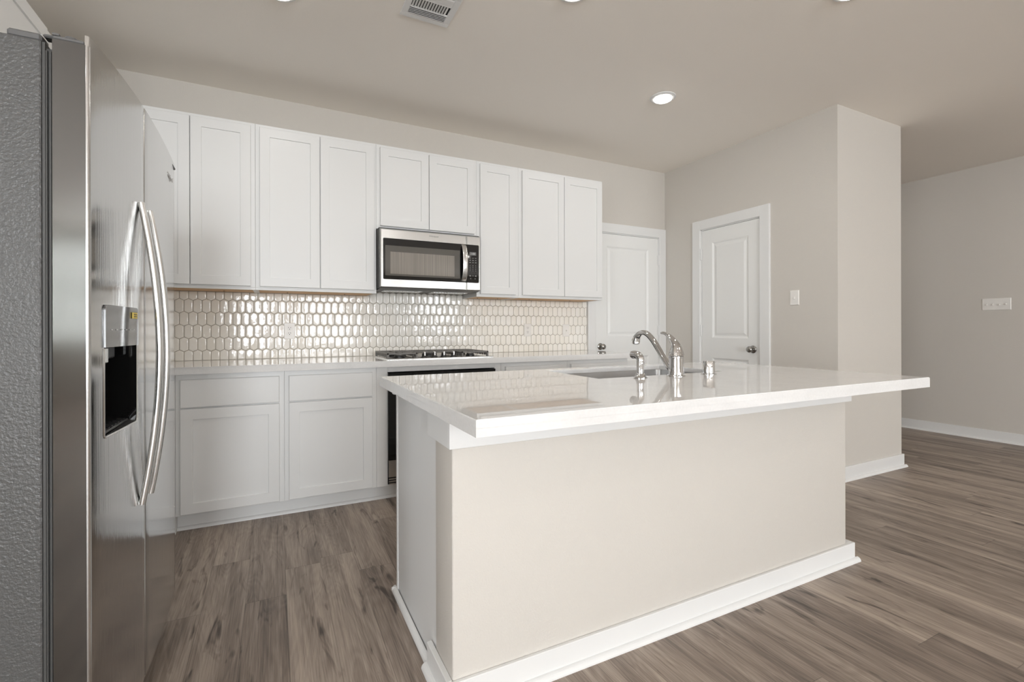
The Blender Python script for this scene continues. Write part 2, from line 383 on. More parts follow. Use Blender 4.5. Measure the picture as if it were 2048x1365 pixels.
# unseen sheet added behind the back door to block daylight round its slab
b = NB(); box(b, 2.6, 3.7, YW + T_, YW + T_ + 0.02, 0, 2.3); obj('door_light_block', b, M_WALL, kind='structure')
M_BLIND = mat('white_blind_slat', (0.72, 0.72, 0.70), 0.5)
_b = M_BLIND.node_tree; _t = _b.nodes.new('ShaderNodeBsdfTranslucent'); _t.inputs[0].default_value = (0.62, 0.62, 0.60, 1); _m = _b.nodes.new('ShaderNodeMixShader'); _m.inputs[0].default_value = 0.5
_b.links.new(_b.nodes['Principled BSDF'].outputs[0], _m.inputs[1]); _b.links.new(_t.outputs[0], _m.inputs[2]); _b.links.new(_m.outputs[0], _b.nodes['Material Output'].inputs[0])
n = 0
for (x0, x1, z0, z1) in WINS:
    n += 1
    b = NB(); f = 0.06
    for q in ((x0, x1, z0, z0 + f), (x0, x1, z1 - f, z1), (x0, x0 + f, z0 + f, z1 - f), (x1 - f, x1, z0 + f, z1 - f), (x0 + f, x1 - f, (z0 + z1) / 2 - .02, (z0 + z1) / 2 + .02)):
        box(b, q[0], q[1], YR - 0.10, YR - 0.05, q[2], q[3])
    w = thing('window_%d' % n, ((x0 + x1) / 2, YR - 0.075, z0), kind='structure')
    obj('window_frame', b, M_TRIM, w)
    b = NB(); box(b, x0 + f, x1 - f, YR - 0.078, YR - 0.074, z0 + f, z1 - f); obj('window_glass', b, M_GLASS, w)
    if n == 1:      # closed blind: it shows as a striped bright band in the refrigerator's edge
        b = NB()
        for k in range(int((z1 - z0) / 0.046) + 1):
            z = z1 - 0.03 - k * 0.046
            prism(b, [(-0.006, -0.025), (0.006, 0.025), (0.0075, 0.0245), (-0.0045, -0.0255)], lambda p, a: Vector((a, YR - 0.028 + p[0], z + p[1])), x0 + 0.01, x1 - 0.01)
        obj('blind', b, M_BLIND, w)
for (y0, y1, z0, z1) in WIN_FILL:  # frame and glass of the added left window
    n += 1
    b = NB(); f = 0.06
    for q in ((y0, y1, z0, z0 + f), (y0, y1, z1 - f, z1), (y0, y0 + f, z0 + f, z1 - f), (y1 - f, y1, z0 + f, z1 - f), (y0 + f, y1 - f, (z0 + z1) / 2 - .02, (z0 + z1) / 2 + .02)):
        box(b, XLL - 0.10, XLL - 0.05, q[0], q[1], q[2], q[3])
    w = thing('window_%d' % n, (XLL - 0.075, (y0 + y1) / 2, z0), kind='structure')
    obj('window_frame', b, M_TRIM, w)
    b = NB(); box(b, XLL - 0.078, XLL - 0.074, y0 + f, y1 - f, z0 + f, z1 - f); obj('window_glass', b, M_GLASS, w)

# --- baseboards with shoe moulding
def qround(r, n=5): return [(0, 0)] + [(r * math.cos(PI / 2 * k / n), r * math.sin(PI / 2 * k / n)) for k in range(n + 1)]
def base_y(bm, x0, x1, y, h=0.10, t=0.014, s=0.018, sgn=-1):     # along X, sticking out to sgn*Y
    y2 = y + sgn * t
    box(bm, x0, x1, min(y, y2), max(y, y2), 0, h, bev=0.002)
    prism(bm, qround(s), lambda p, a: Vector((a, y2 + sgn * p[0], p[1])), x0 - (s if sgn else 0), x1 + s)
def base_x(bm, y0, y1, x, h=0.10, t=0.014, s=0.018, sgn=1):
    x2 = x + sgn * t
    box(bm, min(x, x2), max(x, x2), y0, y1, 0, h, bev=0.002)
    prism(bm, qround(s), lambda p, a: Vector((x2 + sgn * p[0], a, p[1])), y0, y1)
b = NB(); base_y(b, XP, XPE + 0.014, YC, h=0.103); base_x(b, YC, 6.0, XPE, h=0.103, sgn=1); obj('baseboard_pantry', b, M_TRIM, kind='structure')
b = NB(); base_x(b, YR, 6.0, XF, h=0.103, sgn=-1); obj('baseboard_right', b, M_TRIM, kind='structure')
b = NB(); base_x(b, YC - 0.014, 2.541, XP, h=0.103, sgn=-1); base_x(b, 3.365, YW, XP, h=0.103, sgn=-1); obj('baseboard_side', b, M_TRIM, kind='structure')

# --- doors
def panel_door(bm, T, u0, u1, v0, v1, panels, t=0.035, mi=0):
    us = sorted(set([u0, u1] + [p for q in panels for p in q[:2]])); vs = sorted(set([v0, v1] + [p for q in panels for p in q[2:]]))
    V = {}
    def P(u, v, w):
        k = (round(u, 5), round(v, 5), round(w, 5))
        if k not in V: V[k] = bm.verts.new(T(u, v, w))
        return V[k]
    for a, c in zip(us[:-1], us[1:]):
        for d, e in zip(vs[:-1], vs[1:]):
            bm.faces.new((P(a, d, 0), P(a, e, 0), P(c, e, 0), P(c, d, 0)))
            inside = any(q[0] <= a and c <= q[1] and q[2] <= d and e <= q[3] for q in panels)
            if not inside: bm.faces.new((P(a, d, t), P(c, d, t), P(c, e, t), P(a, e, t)))
            else:
                prev = [P(a, d, t), P(c, d, t), P(c, e, t), P(a, e, t)]
                for (i, w) in ((0.006, t - 0.003), (0.016, t - 0.010), (0.026, t - 0.010), (0.046, t - 0.003), (0.05, t - 0.0025)):
                    cur = [P(a + i, d + i, w), P(c - i, d + i, w), P(c - i, e - i, w), P(a + i, e - i, w)]
                    for k in range(4): bm.faces.new((prev[k], prev[(k + 1) % 4], cur[(k + 1) % 4], cur[k]))
                    prev = cur
                bm.faces.new(prev)
    for a, c in zip(us[:-1], us[1:]):
        bm.faces.new((P(a, v0, 0), P(c, v0, 0), P(c, v0, t), P(a, v0, t))); bm.faces.new((P(a, v1, 0), P(a, v1, t), P(c, v1, t), P(c, v1, 0)))
    for d, e in zip(vs[:-1], vs[1:]):
        bm.faces.new((P(u0, d, 0), P(u0, d, t), P(u0, e, t), P(u0, e, 0))); bm.faces.new((P(u1, d, 0), P(u1, e, 0), P(u1, e, t), P(u1, d, t)))
KNOB = [(0.0, 0.0), (0.033, 0.0), (0.033, 0.004), (0.028, 0.009), (0.013, 0.012), (0.011, 0.028), (0.017, 0.034), (0.0255, 0.042), (0.0275, 0.051), (0.0245, 0.060), (0.015, 0.066), (0.0, 0.0675)]
def casing(bm, T, u0, u1, v1, w=0.089, t=0.018, left=True):     # flat casing boards round an opening
    rings(bm, T, u0 - w, u0, 0, v1 + w, [(0, 0), (0, t - .002), (.002, t)])
    rings(bm, T, u1, u1 + w, 0, v1 + w, [(0, 0), (0, t - .002), (.002, t)])
    rings(bm, T, u0, u1, v1, v1 + w, [(0, 0), (0, t - .002), (.002, t)])
def hinge(bm, T, u, v, along=0.1):
    box_pts = lambda du0, du1, w0, w1, v0, v1: rings(bm, T, u + du0, u + du1, v0, v1, [(0, w0), (0, w1)])
    box_pts(-0.016, 0.016, 0.0, 0.003, v - along / 2, v + along / 2)
    lathe(bm, [(0.0, -along / 2 - .004), (0.006, -along / 2 - .002), (0.006, along / 2 + .002), (0.0, along / 2 + .005)], lambda a, b2, h: T(u + a, v + h, 0.007 + b2), seg=12)
# door 1 (back wall): slab 2.76..3.575
d = thing('door_1', (3.16, YW, 0), kind='structure')
b = NB(); panel_door(b, Fy(YW + 0.037), 2.762, 3.562, 0.008, 2.049, [(2.90, 3.436, 1.04, 1.93), (2.90, 3.436, 0.24, 0.845)]); obj('door_slab', b, M_DOOR, d)
b = NB()
box(b, 2.745, 2.759, YW, YW + T_, 0, 2.062); box(b, 3.565, 3.578, YW, YW + T_, 0, 2.062); box(b, 2.745, 3.578, YW, YW + T_, 2.052, 2.062)
box(b, 2.759, 2.775, YW + 0.04, YW + 0.06, 0, 2.052); box(b, 3.549, 3.565, YW + 0.04, YW + 0.06, 0, 2.052); box(b, 2.775, 3.549, YW + 0.04, YW + 0.06, 2.036, 2.052)
obj('jamb', b, M_DOOR, d)
b = NB(); casing(b, Fy(YW), 2.757, 3.567, 2.06); obj('casing', b, M_TRIM, d)
b = NB(); lathe(b, KNOB, Tmy(2.823, YW + 0.003, 0.945)); obj('door_knob', b, M_NICKEL, d, smooth=40)
for z in (1.826, 1.10, 0.25):
    b = NB(); hinge(b, Fy(YW - 0.000), 3.567, z); obj('hinge', b, M_TRIM if z > 1.5 else M_TRIM, d, smooth=40)
# door 2 (pantry, faces the kitchen): slab y 2.66..3.267
d = thing('door_2', (XP, 2.963, 0), kind='structure')
b = NB(); panel_door(b, Fmx(XP + 0.037), 2.662, 3.264, 0.008, 2.049, [(2.765, 3.148, 1.03, 1.925), (2.765, 3.148, 0.24, 0.845)]); obj('door_slab', b, M_DOOR, d)
b = NB()
box(b, XP, XP + T_, 2.652, 2.659, 0, 2.062); box(b, XP, XP + T_, 3.267, 3.274, 0, 2.062); box(b, XP, XP + T_, 2.652, 3.274, 2.052, 2.062)
box(b, XP + .04, XP + .06, 2.659, 2.675, 0, 2.052); box(b, XP + .04, XP + .06, 3.251, 3.267, 0, 2.052); box(b, XP + .04, XP + .06, 2.675, 3.251, 2.036, 2.052)
obj('jamb', b, M_DOOR, d)
b = NB(); casing(b, Fmx(XP), 2.648, 3.276, 2.06); obj('casing', b, M_TRIM, d)
b = NB(); lathe(b, KNOB, Tmx(XP + 0.003, 2.722, 0.938)); obj('door_knob', b, M_NICKEL, d, smooth=40)
for z in (1.826, 1.10, 0.25):
    b = NB(); hinge(b, Fmx(XP), 3.27, z); obj('hinge', b, M_TRIM, d, smooth=40)

# ------------------------------------------------------------------ upper cabinets
UZ0, UZ1, UYF = 1.3716, 2.432, 3.442       # bottom, top, face frame plane
def upper(label, x0, x1, doors, z0=UZ0, z1=UZ1, dz0=None, wood=True):
    r = thing('upper_cabinet', ((x0 + x1) / 2, (UYF + YW) / 2, z0), label, 'cabinet', 'white upper cabinets on the back wall')
    b = NB(); e = 0.0004
    box(b, x0 + e, x1 - e, UYF, YW - 0.001, z0 + 0.014, z1, bev=0.0012)
    box(b, x0 + e, x1 - e, UYF, UYF + 0.02, z0, z0 + 0.0138)
    box(b, x0 + e, x0 + 0.016, UYF + 0.02, YW - 0.001, z0, z0 + 0.0138); box(b, x1 - 0.016, x1 - e, UYF + 0.02, YW - 0.001, z0, z0 + 0.0138)
    obj('cabinet_box', b, M_CAB, r)
    if wood:
        b = NB(); box(b, x0 + 0.017, x1 - 0.017, UYF + 0.021, YW - 0.012, z0 + 0.002, z0 + 0.0138)
        w = obj('underside_panel', b, M_WOODU, r, label='bare maple plywood underside of the cabinet')
        for k in range(max(2, int((x1 - x0) / 0.3))):
            b = NB(); xx = x0 + (k + 0.5) * (x1 - x0) / max(2, int((x1 - x0) / 0.3)); lathe(b, [(0, 0), (0.005, 0), (0.004, 0.003), (0, 0.003)], Tdown(xx, YW - 0.10, z0 + 0.002), seg=8)
            obj('screw', b, M_SLOT, w)
    for (a, c) in doors:
        b = NB(); shaker(b, Fy(UYF - 0.0005), a, c, dz0 if dz0 else z0 + 0.022, z1 - 0.022); obj('door', b, M_CAB, r)
SX = 3.423 / 3.40
upper('white upper cabinet with two tall doors at the left end beside the refrigerator', -0.87, -0.1125, [(-0.812, -0.461), (-0.457, -0.1375)])
upper('white upper cabinet with two tall doors left of the microwave, above the duplex outlet', -0.1125, 0.641, [(-0.0875, 0.2675), (0.2725, 0.6265)])
upper('short white upper cabinet with two doors directly above the microwave', 0.641, 1.405, [(0.667, 1.0195), (1.0235, 1.382)], z0=1.832, dz0=1.853, wood=False)
upper('narrow white upper cabinet with one tall door right of the microwave', 1.405, 1.772, [(1.432, 1.741)])
upper('white upper cabinet with two tall doors at the right end near the back door', 1.772, 2.617, [(1.803, 2.203), (2.207, 2.602)])
# on the left wall, over and past the refrigerator
XUF = -0.89
def upper_left(label, y0, y1, doors, z0, z1=UZ1):
    r = thing('upper_cabinet', ((XL + XUF) / 2, (y0 + y1) / 2, z0), label, 'cabinet')
    b = NB(); box(b, XL + 0.001, XUF, y0, y1, z0, z1, bev=0.0012); obj('cabinet_box', b, M_CAB, r)
    for (a, c) in doors:
        b = NB(); shaker(b, Fx(XUF + 0.0005), a, c, z0 + 0.022, z1 - 0.022); obj('door', b, M_CAB, r)
upper_left('white upper cabinet on the left wall over the front of the refrigerator', 1.32, 2.272, [(1.345, 1.793), (1.797, 2.247)], 1.86)
upper_left('white upper cabinet on the left wall behind the top of the refrigerator', 2.273, 3.418, [(2.295, 2.706)], UZ0)

# ------------------------------------------------------------------ base cabinets along the back wall
BYF, BZ0, BZ1 = 3.14, 0.094, 0.873
def toe(bm, x0, x1):
    box(bm, x0, x1, BYF + 0.062, YW - 0.001, 0.0, BZ0 - 0.0005)
    prism(bm, qround(0.018), lambda p, a: Vector((a, BYF + 0.062 - p[0], p[1])), x0, x1)
def base(label, x0, x1, dx0, dx1, ndoor=1, name='base_cabinet'):
    r = thing(name, ((x0 + x1) / 2, (BYF + YW) / 2, 0), label, 'cabinet', 'white base cabinets under the back countertop')
    b = NB(); e = 0.0003
    box(b, x0 + e, x1 - e, BYF, YW - 0.001, BZ0, BZ1, bev=0.001); obj('cabinet_box', b, M_CAB, r)
    b = NB(); toe(b, x0, x1); obj('toe_kick', b, M_CAB, r)
    b = NB(); slabfront(b, Fy(BYF - 0.0005), dx0, dx1, 0.689, 0.843); obj('drawer_front', b, M_CAB, r)
    w = (dx1 - dx0) / ndoor
    for k in range(ndoor):
        b = NB(); shaker(b, Fy(BYF - 0.0005), dx0 + k * w + (0.002 if k else 0), dx0 + (k + 1) * w - (0.002 if k < ndoor - 1 else 0), 0.105, 0.681); obj('door', b, M_CAB, r)
    return r
base('white base cabinet with one drawer over one door, beside the refrigerator', -0.49, 0.047, -0.466, 0.0205)
base('white base cabinet with one drawer over one door, left of the oven', 0.047, 0.584, 0.0715, 0.5565)
base('white base cabinet just right of the oven, drawer top showing over the island', 1.472, 2.047, 1.503, 2.024)
base('white base cabinet at the right end of the back run, near the back door', 2.047, 2.645, 2.071, 2.615)
# oven cabinet: stiles, a blank rail above the oven, an open bay
r = thing('oven_cabinet', (1.03, 3.45, 0), 'white base cabinet holding the wall oven under the cooktop', 'cabinet')
b = NB()
box(b, 0.5845, 0.655, BYF, YW - 0.001, BZ0, BZ1, bev=0.001); box(b, 1.42, 1.4715, BYF, YW - 0.001, BZ0, BZ1, bev=0.001)
box(b, 0.655, 1.42, BYF, BYF + 0.02, 0.838, BZ1); box(b, 0.655, 1.42, BYF, YW - 0.001, BZ0, 0.102); box(b, 0.655, 1.42, YW - 0.02, YW - 0.001, 0.102, BZ1)
obj('cabinet_box', b, M_CAB, r)
b = NB(); toe(b, 0.584, 1.472); obj('toe_kick', b, M_CAB, r)
b = NB(); rings(b, Fy(BYF - 0.0003), 0.658, 1.398, 0.840, 0.871, [(0, 0), (0, 0.002), (0.001, 0.0025)]); obj('blank_rail', b, M_CAB, r)
# corner and return along the left wall (behind the refrigerator)
r = thing('corner_cabinet', (-0.85, 3.1, 0), 'white corner base cabinet turning along the left wall behind the refrigerator', 'cabinet')
b = NB(); box(b, XL + 0.001, -0.4905, BYF, YW - 0.001, 0.0, BZ1); box(b, XL + 0.001, -0.585, 2.32, BYF - 0.0005, BZ0, BZ1); box(b, XL + 0.001, -0.65, 2.32, BYF - 0.0005, 0, BZ0)
obj('cabinet_box', b, M_CAB, r)
b = NB(); slabfront(b, Fx(-0.5845), 2.345, 3.05, 0.689, 0.843); obj('drawer_front', b, M_CAB, r)
b = NB(); shaker(b, Fx(-0.5845), 2.345, 3.05, 0.105, 0.681); obj('door', b, M_CAB, r)

# countertop, L shaped
b = NB()
poly = [(XL + 0.001, YW - 0.001), (2.665, YW - 0.001), (2.665, 3.098), (-0.56, 3.098), (-0.56, 2.30), (XL + 0.001, 2.30)]
prism(b, poly, lambda p, a: Vector((p[0], p[1], a)), 0.874, 0.914)
es = [e for e in b.edges if abs(e.verts[0].co.z - 0.914) < 1e-6 and abs(e.verts[1].co.z - 0.914) < 1e-6]
bmesh.ops.bevel(b, geom=es, offset=0.003, segments=2, affect='EDGES')
obj('countertop', b, M_QUARTZ, loc=(0.7, 3.4, 0.874), label='long white quartz countertop along the tiled back wall', cat='countertop')

# ------------------------------------------------------------------ backsplash of elongated hexagon tiles
def clip(poly, axis, lim, keep_less):
    out = []
    for i in range(len(poly)):
        p, q = poly[i], poly[(i + 1) % len(poly)]
        ip = (p[axis] <= lim) if keep_less else (p[axis] >= lim); iq = (q[axis] <= lim) if keep_less else (q[axis] >= lim)
        if ip: out.append(p)
        if ip != iq:
            t = (lim - p[axis]) / (q[axis] - p[axis]); out.append((p[0] + (q[0] - p[0]) * t, p[1] + (q[1] - p[1]) * t))
    return out
def inset(poly, d):
    n = len(poly); out = []
    for i in range(n):
        p0, p1, p2 = Vector(poly[i - 1]), Vector(poly[i]), Vector(poly[(i + 1) % n])
        e1 = (p1 - p0); e2 = (p2 - p1)
        if e1.length < 1e-6 or e2.length < 1e-6: return None
        e1.normalize(); e2.normalize()
        n1 = Vector((-e1.y, e1.x)); n2 = Vector((-e2.y, e2.x)); k = 1 + n1.dot(n2)
        if k < 0.2: return None
        out.append(tuple(p1 + (n1 + n2) * (d / k)))
    return out
def area(p): return 0.5 * sum(p[i][0] * p[(i + 1) % len(p)][1] - p[(i + 1) % len(p)][0] * p[i][1] for i in range(len(p)))
TX0, TX1, TZ0 = XL + 0.002, 2.664, 0.9145
b = NB()
lay = b.verts.layers.float.new('tint')
box(b, TX0, TX1, YW - 0.005, YW - 0.0005, TZ0, 1.371, mi=1); box(b, 0.643, 1.403, YW - 0.005, YW - 0.0005, 1.371, 1.46, mi=1)
HW, SEAM, TIP = 0.0503, 0.0715, 0.0130
PITCH = SEAM + TIP
for row in range(-1, 7):
    zc_ = 1.1063 + 2 * PITCH - row * PITCH
    off = 0.0 if row % 2 == 0 else 0.5
    for k in range(-16, 70):
        xc = -0.5353 + (k + 0.5 + off) * HW
        hx = HW / 2; hs = SEAM / 2
        pl = [(xc - hx, zc_ - hs), (xc, zc_ - hs - TIP), (xc + hx, zc_ - hs), (xc + hx, zc_ + hs), (xc, zc_ + hs + TIP), (xc - hx, zc_ + hs)]
        pl = inset(pl, 0.0014)
        top = 1.371
        for ax, lim, less in ((0, TX0, False), (0, TX1, True), (1, TZ0 + 0.0005, False), (1, 1.46 if 0.645 < xc < 1.40 else top, True)):
            pl = clip(pl, ax, lim, less)
            if len(pl) < 3: break
        if len(pl) < 3: continue
        cl = []
        for p in pl:
            if not cl or (Vector(p) - Vector(cl[-1])).length > 2e-4: cl.append(p)
        if (Vector(cl[0]) - Vector(cl[-1])).length < 2e-4: cl.pop()
        if len(cl) < 3 or abs(area(cl)) < 3e-5: continue
        ta, tb = random.gauss(0, 0.009), random.gauss(0, 0.009); tint = random.random()
        prev = None
        for (d_, w) in ((0, 0.004), (0.0006, 0.0062), (0.0018, 0.0075), (0.0042, 0.0082), (0.0090, 0.0084)):
            q = cl if d_ == 0 else inset(cl, d_)
            if q is None or area(q) <= 2e-5 or area(q) > area(cl) + 1e-9: break
            cur = []
            for p in q:
                v = b.verts.new((p[0], YW - (w + (ta * (p[0] - xc) + tb * (p[1] - zc_) if d_ else 0)), p[1])); v[lay] = tint; cur.append(v)
            if prev:
                m_ = len(cur)
                for i in range(m_):
                    f = b.faces.new((prev[i], prev[(i + 1) % m_], cur[(i + 1) % m_], cur[i])); f.smooth = True
            prev = cur
        f = b.faces.new(prev); f.smooth = True
o = obj('backsplash', b, [M_TILE, M_GROUT], loc=(0.73, YW, TZ0), label='backsplash of glossy cream elongated hexagon tiles with taupe grout', cat='backsplash')
BSY = YW - 0.0088      # tile face

# ------------------------------------------------------------------ outlets and switches
def plate(bm, T, u0, u1, v0, v1, t=0.006):
    rings(bm, T, u0, u1, v0, v1, [(0, 0), (0, t * 0.4), (0.004, t)])
def outlet(label, x, z):
    r = thing('outlet', (x, BSY, z - 0.058), label, 'outlet', 'duplex outlets on the tiled wall')
    b = NB(); plate(b, Fy(BSY), x - 0.036, x + 0.036, z - 0.058, z + 0.058); obj('cover_plate', b, M_PLATE, r)
    for dz in (0.019, -0.019):
        b = NB(); lathe(b, [(0.0, 0.005), (0.0165, 0.005), (0.0165, 0.0072), (0.0155, 0.008), (0.0, 0.008)], Tmy(x, BSY, z + dz), seg=20); s = obj('socket', b, M_PLATE, r)
        b = NB()
        for dx in (-0.0065, 0.0065): box(b, x + dx - 0.0013, x + dx + 0.0013, BSY - 0.0084, BSY - 0.0079, z + dz, z + dz + 0.008)
        lathe(b, [(0, 0.0079), (0.003, 0.0079), (0.003, 0.0084), (0, 0.0084)], Tmy(x, BSY, z + dz - 0.0065), seg=10)
        obj('slots', b, M_SLOT, s)
    return r
o1 = outlet('white duplex outlet on the tiles left of the cooktop', 0.0905, 1.108)
copy_thing(o1, (2.015, BSY, 1.108 - 0.058), 'white duplex outlet on the tiles right of the cooktop')
def toggle(bm, T, u, v):
    rings(bm, T, u - 0.0055, u + 0.0055, v - 0.012, v + 0.012, [(0, 0.005), (0, 0.007)])
    P = [T(u + a, v + b2, w) for (a, b2, w) in ((-.0045, -.006, .006), (.0045, -.006, .006), (.0045, .006, .006), (-.0045, .006, .006), (-.0035, -.012, .017), (.0035, -.012, .017), (.0035, -.005, .019), (-.0035, -.005, .019))]
    V = [bm.verts.new(p) for p in P]
    for f in ((0, 1, 2, 3), (4, 5, 6, 7), (0, 1, 5, 4), (1, 2, 6, 5), (2, 3, 7, 6), (3, 0, 4, 7)): bm.faces.new([V[i] for i in f])
def switch(label, T, u, v, n, loc, group=None):
    r = thing('light_switch', loc, label, 'light switch', group)
    hw = 0.036 + (n - 1) * 0.0233
    b = NB(); plate(b, T, u - hw, u + hw, v - 0.058, v + 0.058); obj('cover_plate', b, M_PLATE, r)
    for k in range(n):
        b = NB(); toggle(b, T, u + (k - (n - 1) / 2) * 0.0466, v); obj('toggle', b, M_PLATE, r)
switch('white single light switch plate on the tiles near the back door', Fy(BSY), 2.422, 1.104, 1, (2.422, BSY, 1.046))
switch('white single light switch on the beige wall right of the pantry door', Fmx(XP), 2.356, 1.358, 1, (XP, 2.356, 1.30))
switch('wide white four gang switch plate on the far right wall', Fmx(XF), 2.062, 1.350, 4, (XF, 2.062, 1.292))

# ------------------------------------------------------------------ microwave
MX0, MX1, MYF = 0.648, 1.397, 3.338
r = thing('microwave', ((MX0 + MX1) / 2, 3.55, 1.40), 'stainless over the range microwave with black glass door and curved handle', 'microwave')
b = NB(); box(b, MX0 - 0.003, MX1 + 0.003, 3.372, YW - 0.006 - 0.005, 1.408, 1.83, bev=0.003); obj('cabinet', b, M_DGREY, r)
XG = 1.2815
def frame_panel(u0, u1, v0, v1, hu0, hu1, hv0, hv1, name):
    b = NB(); T = Fy(3.372)
    rings(b, T, u0, u1, v0, v1, [(0, 0), (0, 0.028), (0.006, 0.034)])
    return obj(name, b, M_STEEL, r)
dr = frame_panel(MX0, XG - 0.0008, 1.409, 1.817, 0, 0, 0, 0, 'door')
cp = frame_panel(XG + 0.0008, MX1, 1.409, 1.817, 0, 0, 0, 0, 'control_panel')
def rrect(u0, u1, v0, v1, rad, corners, n=5):
    pts = []
    for (cx, cy, a0, on) in ((u0, v0, PI, corners[0]), (u1, v0, 1.5 * PI, corners[1]), (u1, v1, 0, corners[2]), (u0, v1, 0.5 * PI, corners[3])):
        sx = rad if cx == u0 else -rad; sy = rad if cy == v0 else -rad
        if not on: pts.append((cx, cy)); continue
        for k in range(n + 1):
            a = a0 + PI / 2 * k / n; pts.append((cx + sx + rad * math.cos(a), cy + sy + rad * math.sin(a)))
    return pts
b = NB(); prism(b, rrect(0.668, XG - 0.0008, 1.466, 1.752, 0.008, (1, 0, 0, 1)), lambda p, a: Vector((p[0], a, p[1])), 3.345, 3.3365); obj('door_glass', b, M_BLACKG, dr)
b = NB(); prism(b, rrect(XG + 0.0008, 1.382, 1.466, 1.752, 0.008, (0, 1, 1, 0)), lambda p, a: Vector((p[0], a, p[1])), 3.345, 3.3365); obj('keypad', b, M_BLACKG, cp)
b = NB(); rings(b, Fy(3.3365), 0.682, 1.231, 1.492, 1.702, [(0, 0), (0, 0.0003)]); obj('window_border', b, M_SCREENB, dr)
b = NB(); rings(b, Fy(3.3362), 0.717, 1.187, 1.5055, 1.659, [(0, 0), (0, 0.0004)]); obj('window_screen', b, M_SCREEN, dr)
b = NB()
path = spline([(1.259, 3.336, 1.478), (1.259, 3.318, 1.50), (1.259, 3.301, 1.555), (1.259, 3.296, 1.611), (1.259, 3.301, 1.667), (1.259, 3.318, 1.722), (1.259, 3.336, 1.744)], 6)
sweep(b, path, lambda i, t: ell(0.0185, 0.005, 16, 4), (1, 0, 0)); obj('handle', b, M_HANDLE, dr, smooth=40)
b = NB(); rings(b, Fy(3.3365), 1.3065, 1.3595, 1.6725, 1.6965, [(0, 0), (0, 0.0006)]); obj('display', b, M_DISPL, cp)
text('display_digits', '1:00', 0.0195, Matrix.Translation((1.334, 3.3355, 1.6845)) @ Matrix.Rotation(PI / 2, 4, 'X'), M_MARK, cp, 0.0003)
def mark(x, z, w, h):
    bm = NB(); box(bm, x - w / 2, x + w / 2, 3.3360, 3.3366, z - h / 2, z + h / 2); obj('key_legend', bm, M_GRYMARK, cp)
for i, z in enumerate((1.6515, 1.635, 1.6185)):
    for j, x in enumerate((1.311, 1.334, 1.356)): mark(x, z, 0.011 if (i + j) % 2 else 0.013, 0.0035 if i < 1 else 0.0055)
for z in (1.5952, 1.582, 1.569, 1.556):
    for x in (1.311, 1.334, 1.356): mark(x, z, 0.0045, 0.005)
for x in (1.311, 1.356): mark(x, 1.518, 0.012, 0.010)
mark(1.334, 1.5185, 0.013, 0.004); mark(1.3155, 1.497, 0.007, 0.006); mark(1.351, 1.497, 0.007, 0.006)
text('logo_lettering', 'Whirlpool', 0.0165, Matrix.Translation((1.03, 3.3377, 1.79)) @ Matrix.Rotation(PI / 2, 4, 'X'), M_GRYMARK, dr, 0.0004)
b = NB()      # vent underside: dark sloping lip, filters and lamp lens
prism(b, [(3.345, 1.4075), (3.42, 1.398), (3.62, 1.402), (3.735, 1.4075)], lambda p, a: Vector((a, p[0], p[1])), MX0 + 0.004, MX1 - 0.004)
obj('underside', b, M_DGREY, r)
for (a, c) in ((0.70, 0.98), (1.06, 1.34)):
    b = NB(); box(b, a, c, 3.46, 3.60, 1.3955, 1.3995, bev=0.001)
    for k in range(12): box(b, a + 0.012 + k * 0.022, a + 0.02 + k * 0.022, 3.475, 3.585, 1.394, 1.3956)
    obj('grease_filter', b, M_STEEL, r)

# ------------------------------------------------------------------ wall oven under the cooktop
r = thing('wall_oven', (1.037, 3.3, 0.103), 'black glass wall oven built in below the cooktop, mostly hidden by the island', 'oven')
b = NB(); box(b, 0.662, 1.412, BYF + 0.021, 3.7, 0.103, 0.83); obj('cabinet', b, M_DGREY, r)
b = NB(); rings(b, Fy(BYF - 0.001), 0.654, 1.420, 0.800, 0.832, [(0, 0), (0, 0.018), (0.003, 0.021)]); obj('control_panel', b, M_BLACKG, r)
b = NB(); rings(b, Fy(BYF - 0.001), 0.654, 1.420, 0.266, 0.798, [(0, 0), (0, 0.018), (0.003, 0.021)]); dd = obj('oven_door', b, M_BLACKG, r)
b = NB()
path = spline([(0.70, 3.118, 0.76), (0.70, 3.082, 0.762), (0.74, 3.075, 0.762), (1.33, 3.075, 0.762), (1.37, 3.082, 0.762), (1.37, 3.118, 0.76)], 6)
sweep(b, path, lambda i, t: ell(0.011, 0.009), (0, 0, 1)); obj('handle', b, M_BLACK, dd, smooth=40)
b = NB(); rings(b, Fy(BYF - 0.001), 0.658, 1.416, 0.152, 0.264, [(0, 0), (0, 0.014), (0.002, 0.016)]); obj('lower_panel', b, M_STEEL, r)
b = NB(); box(b, 0.658, 1.416, BYF - 0.004, BYF + 0.02, 0.104, 0.151, mi=1)
for k in range(3): box(b, 0.66, 1.414, BYF - 0.016, BYF - 0.003, 0.106 + k * 0.0155, 0.1135 + k * 0.0155)
obj('vent_trim', b, [M_STEEL, M_BLACK], r)

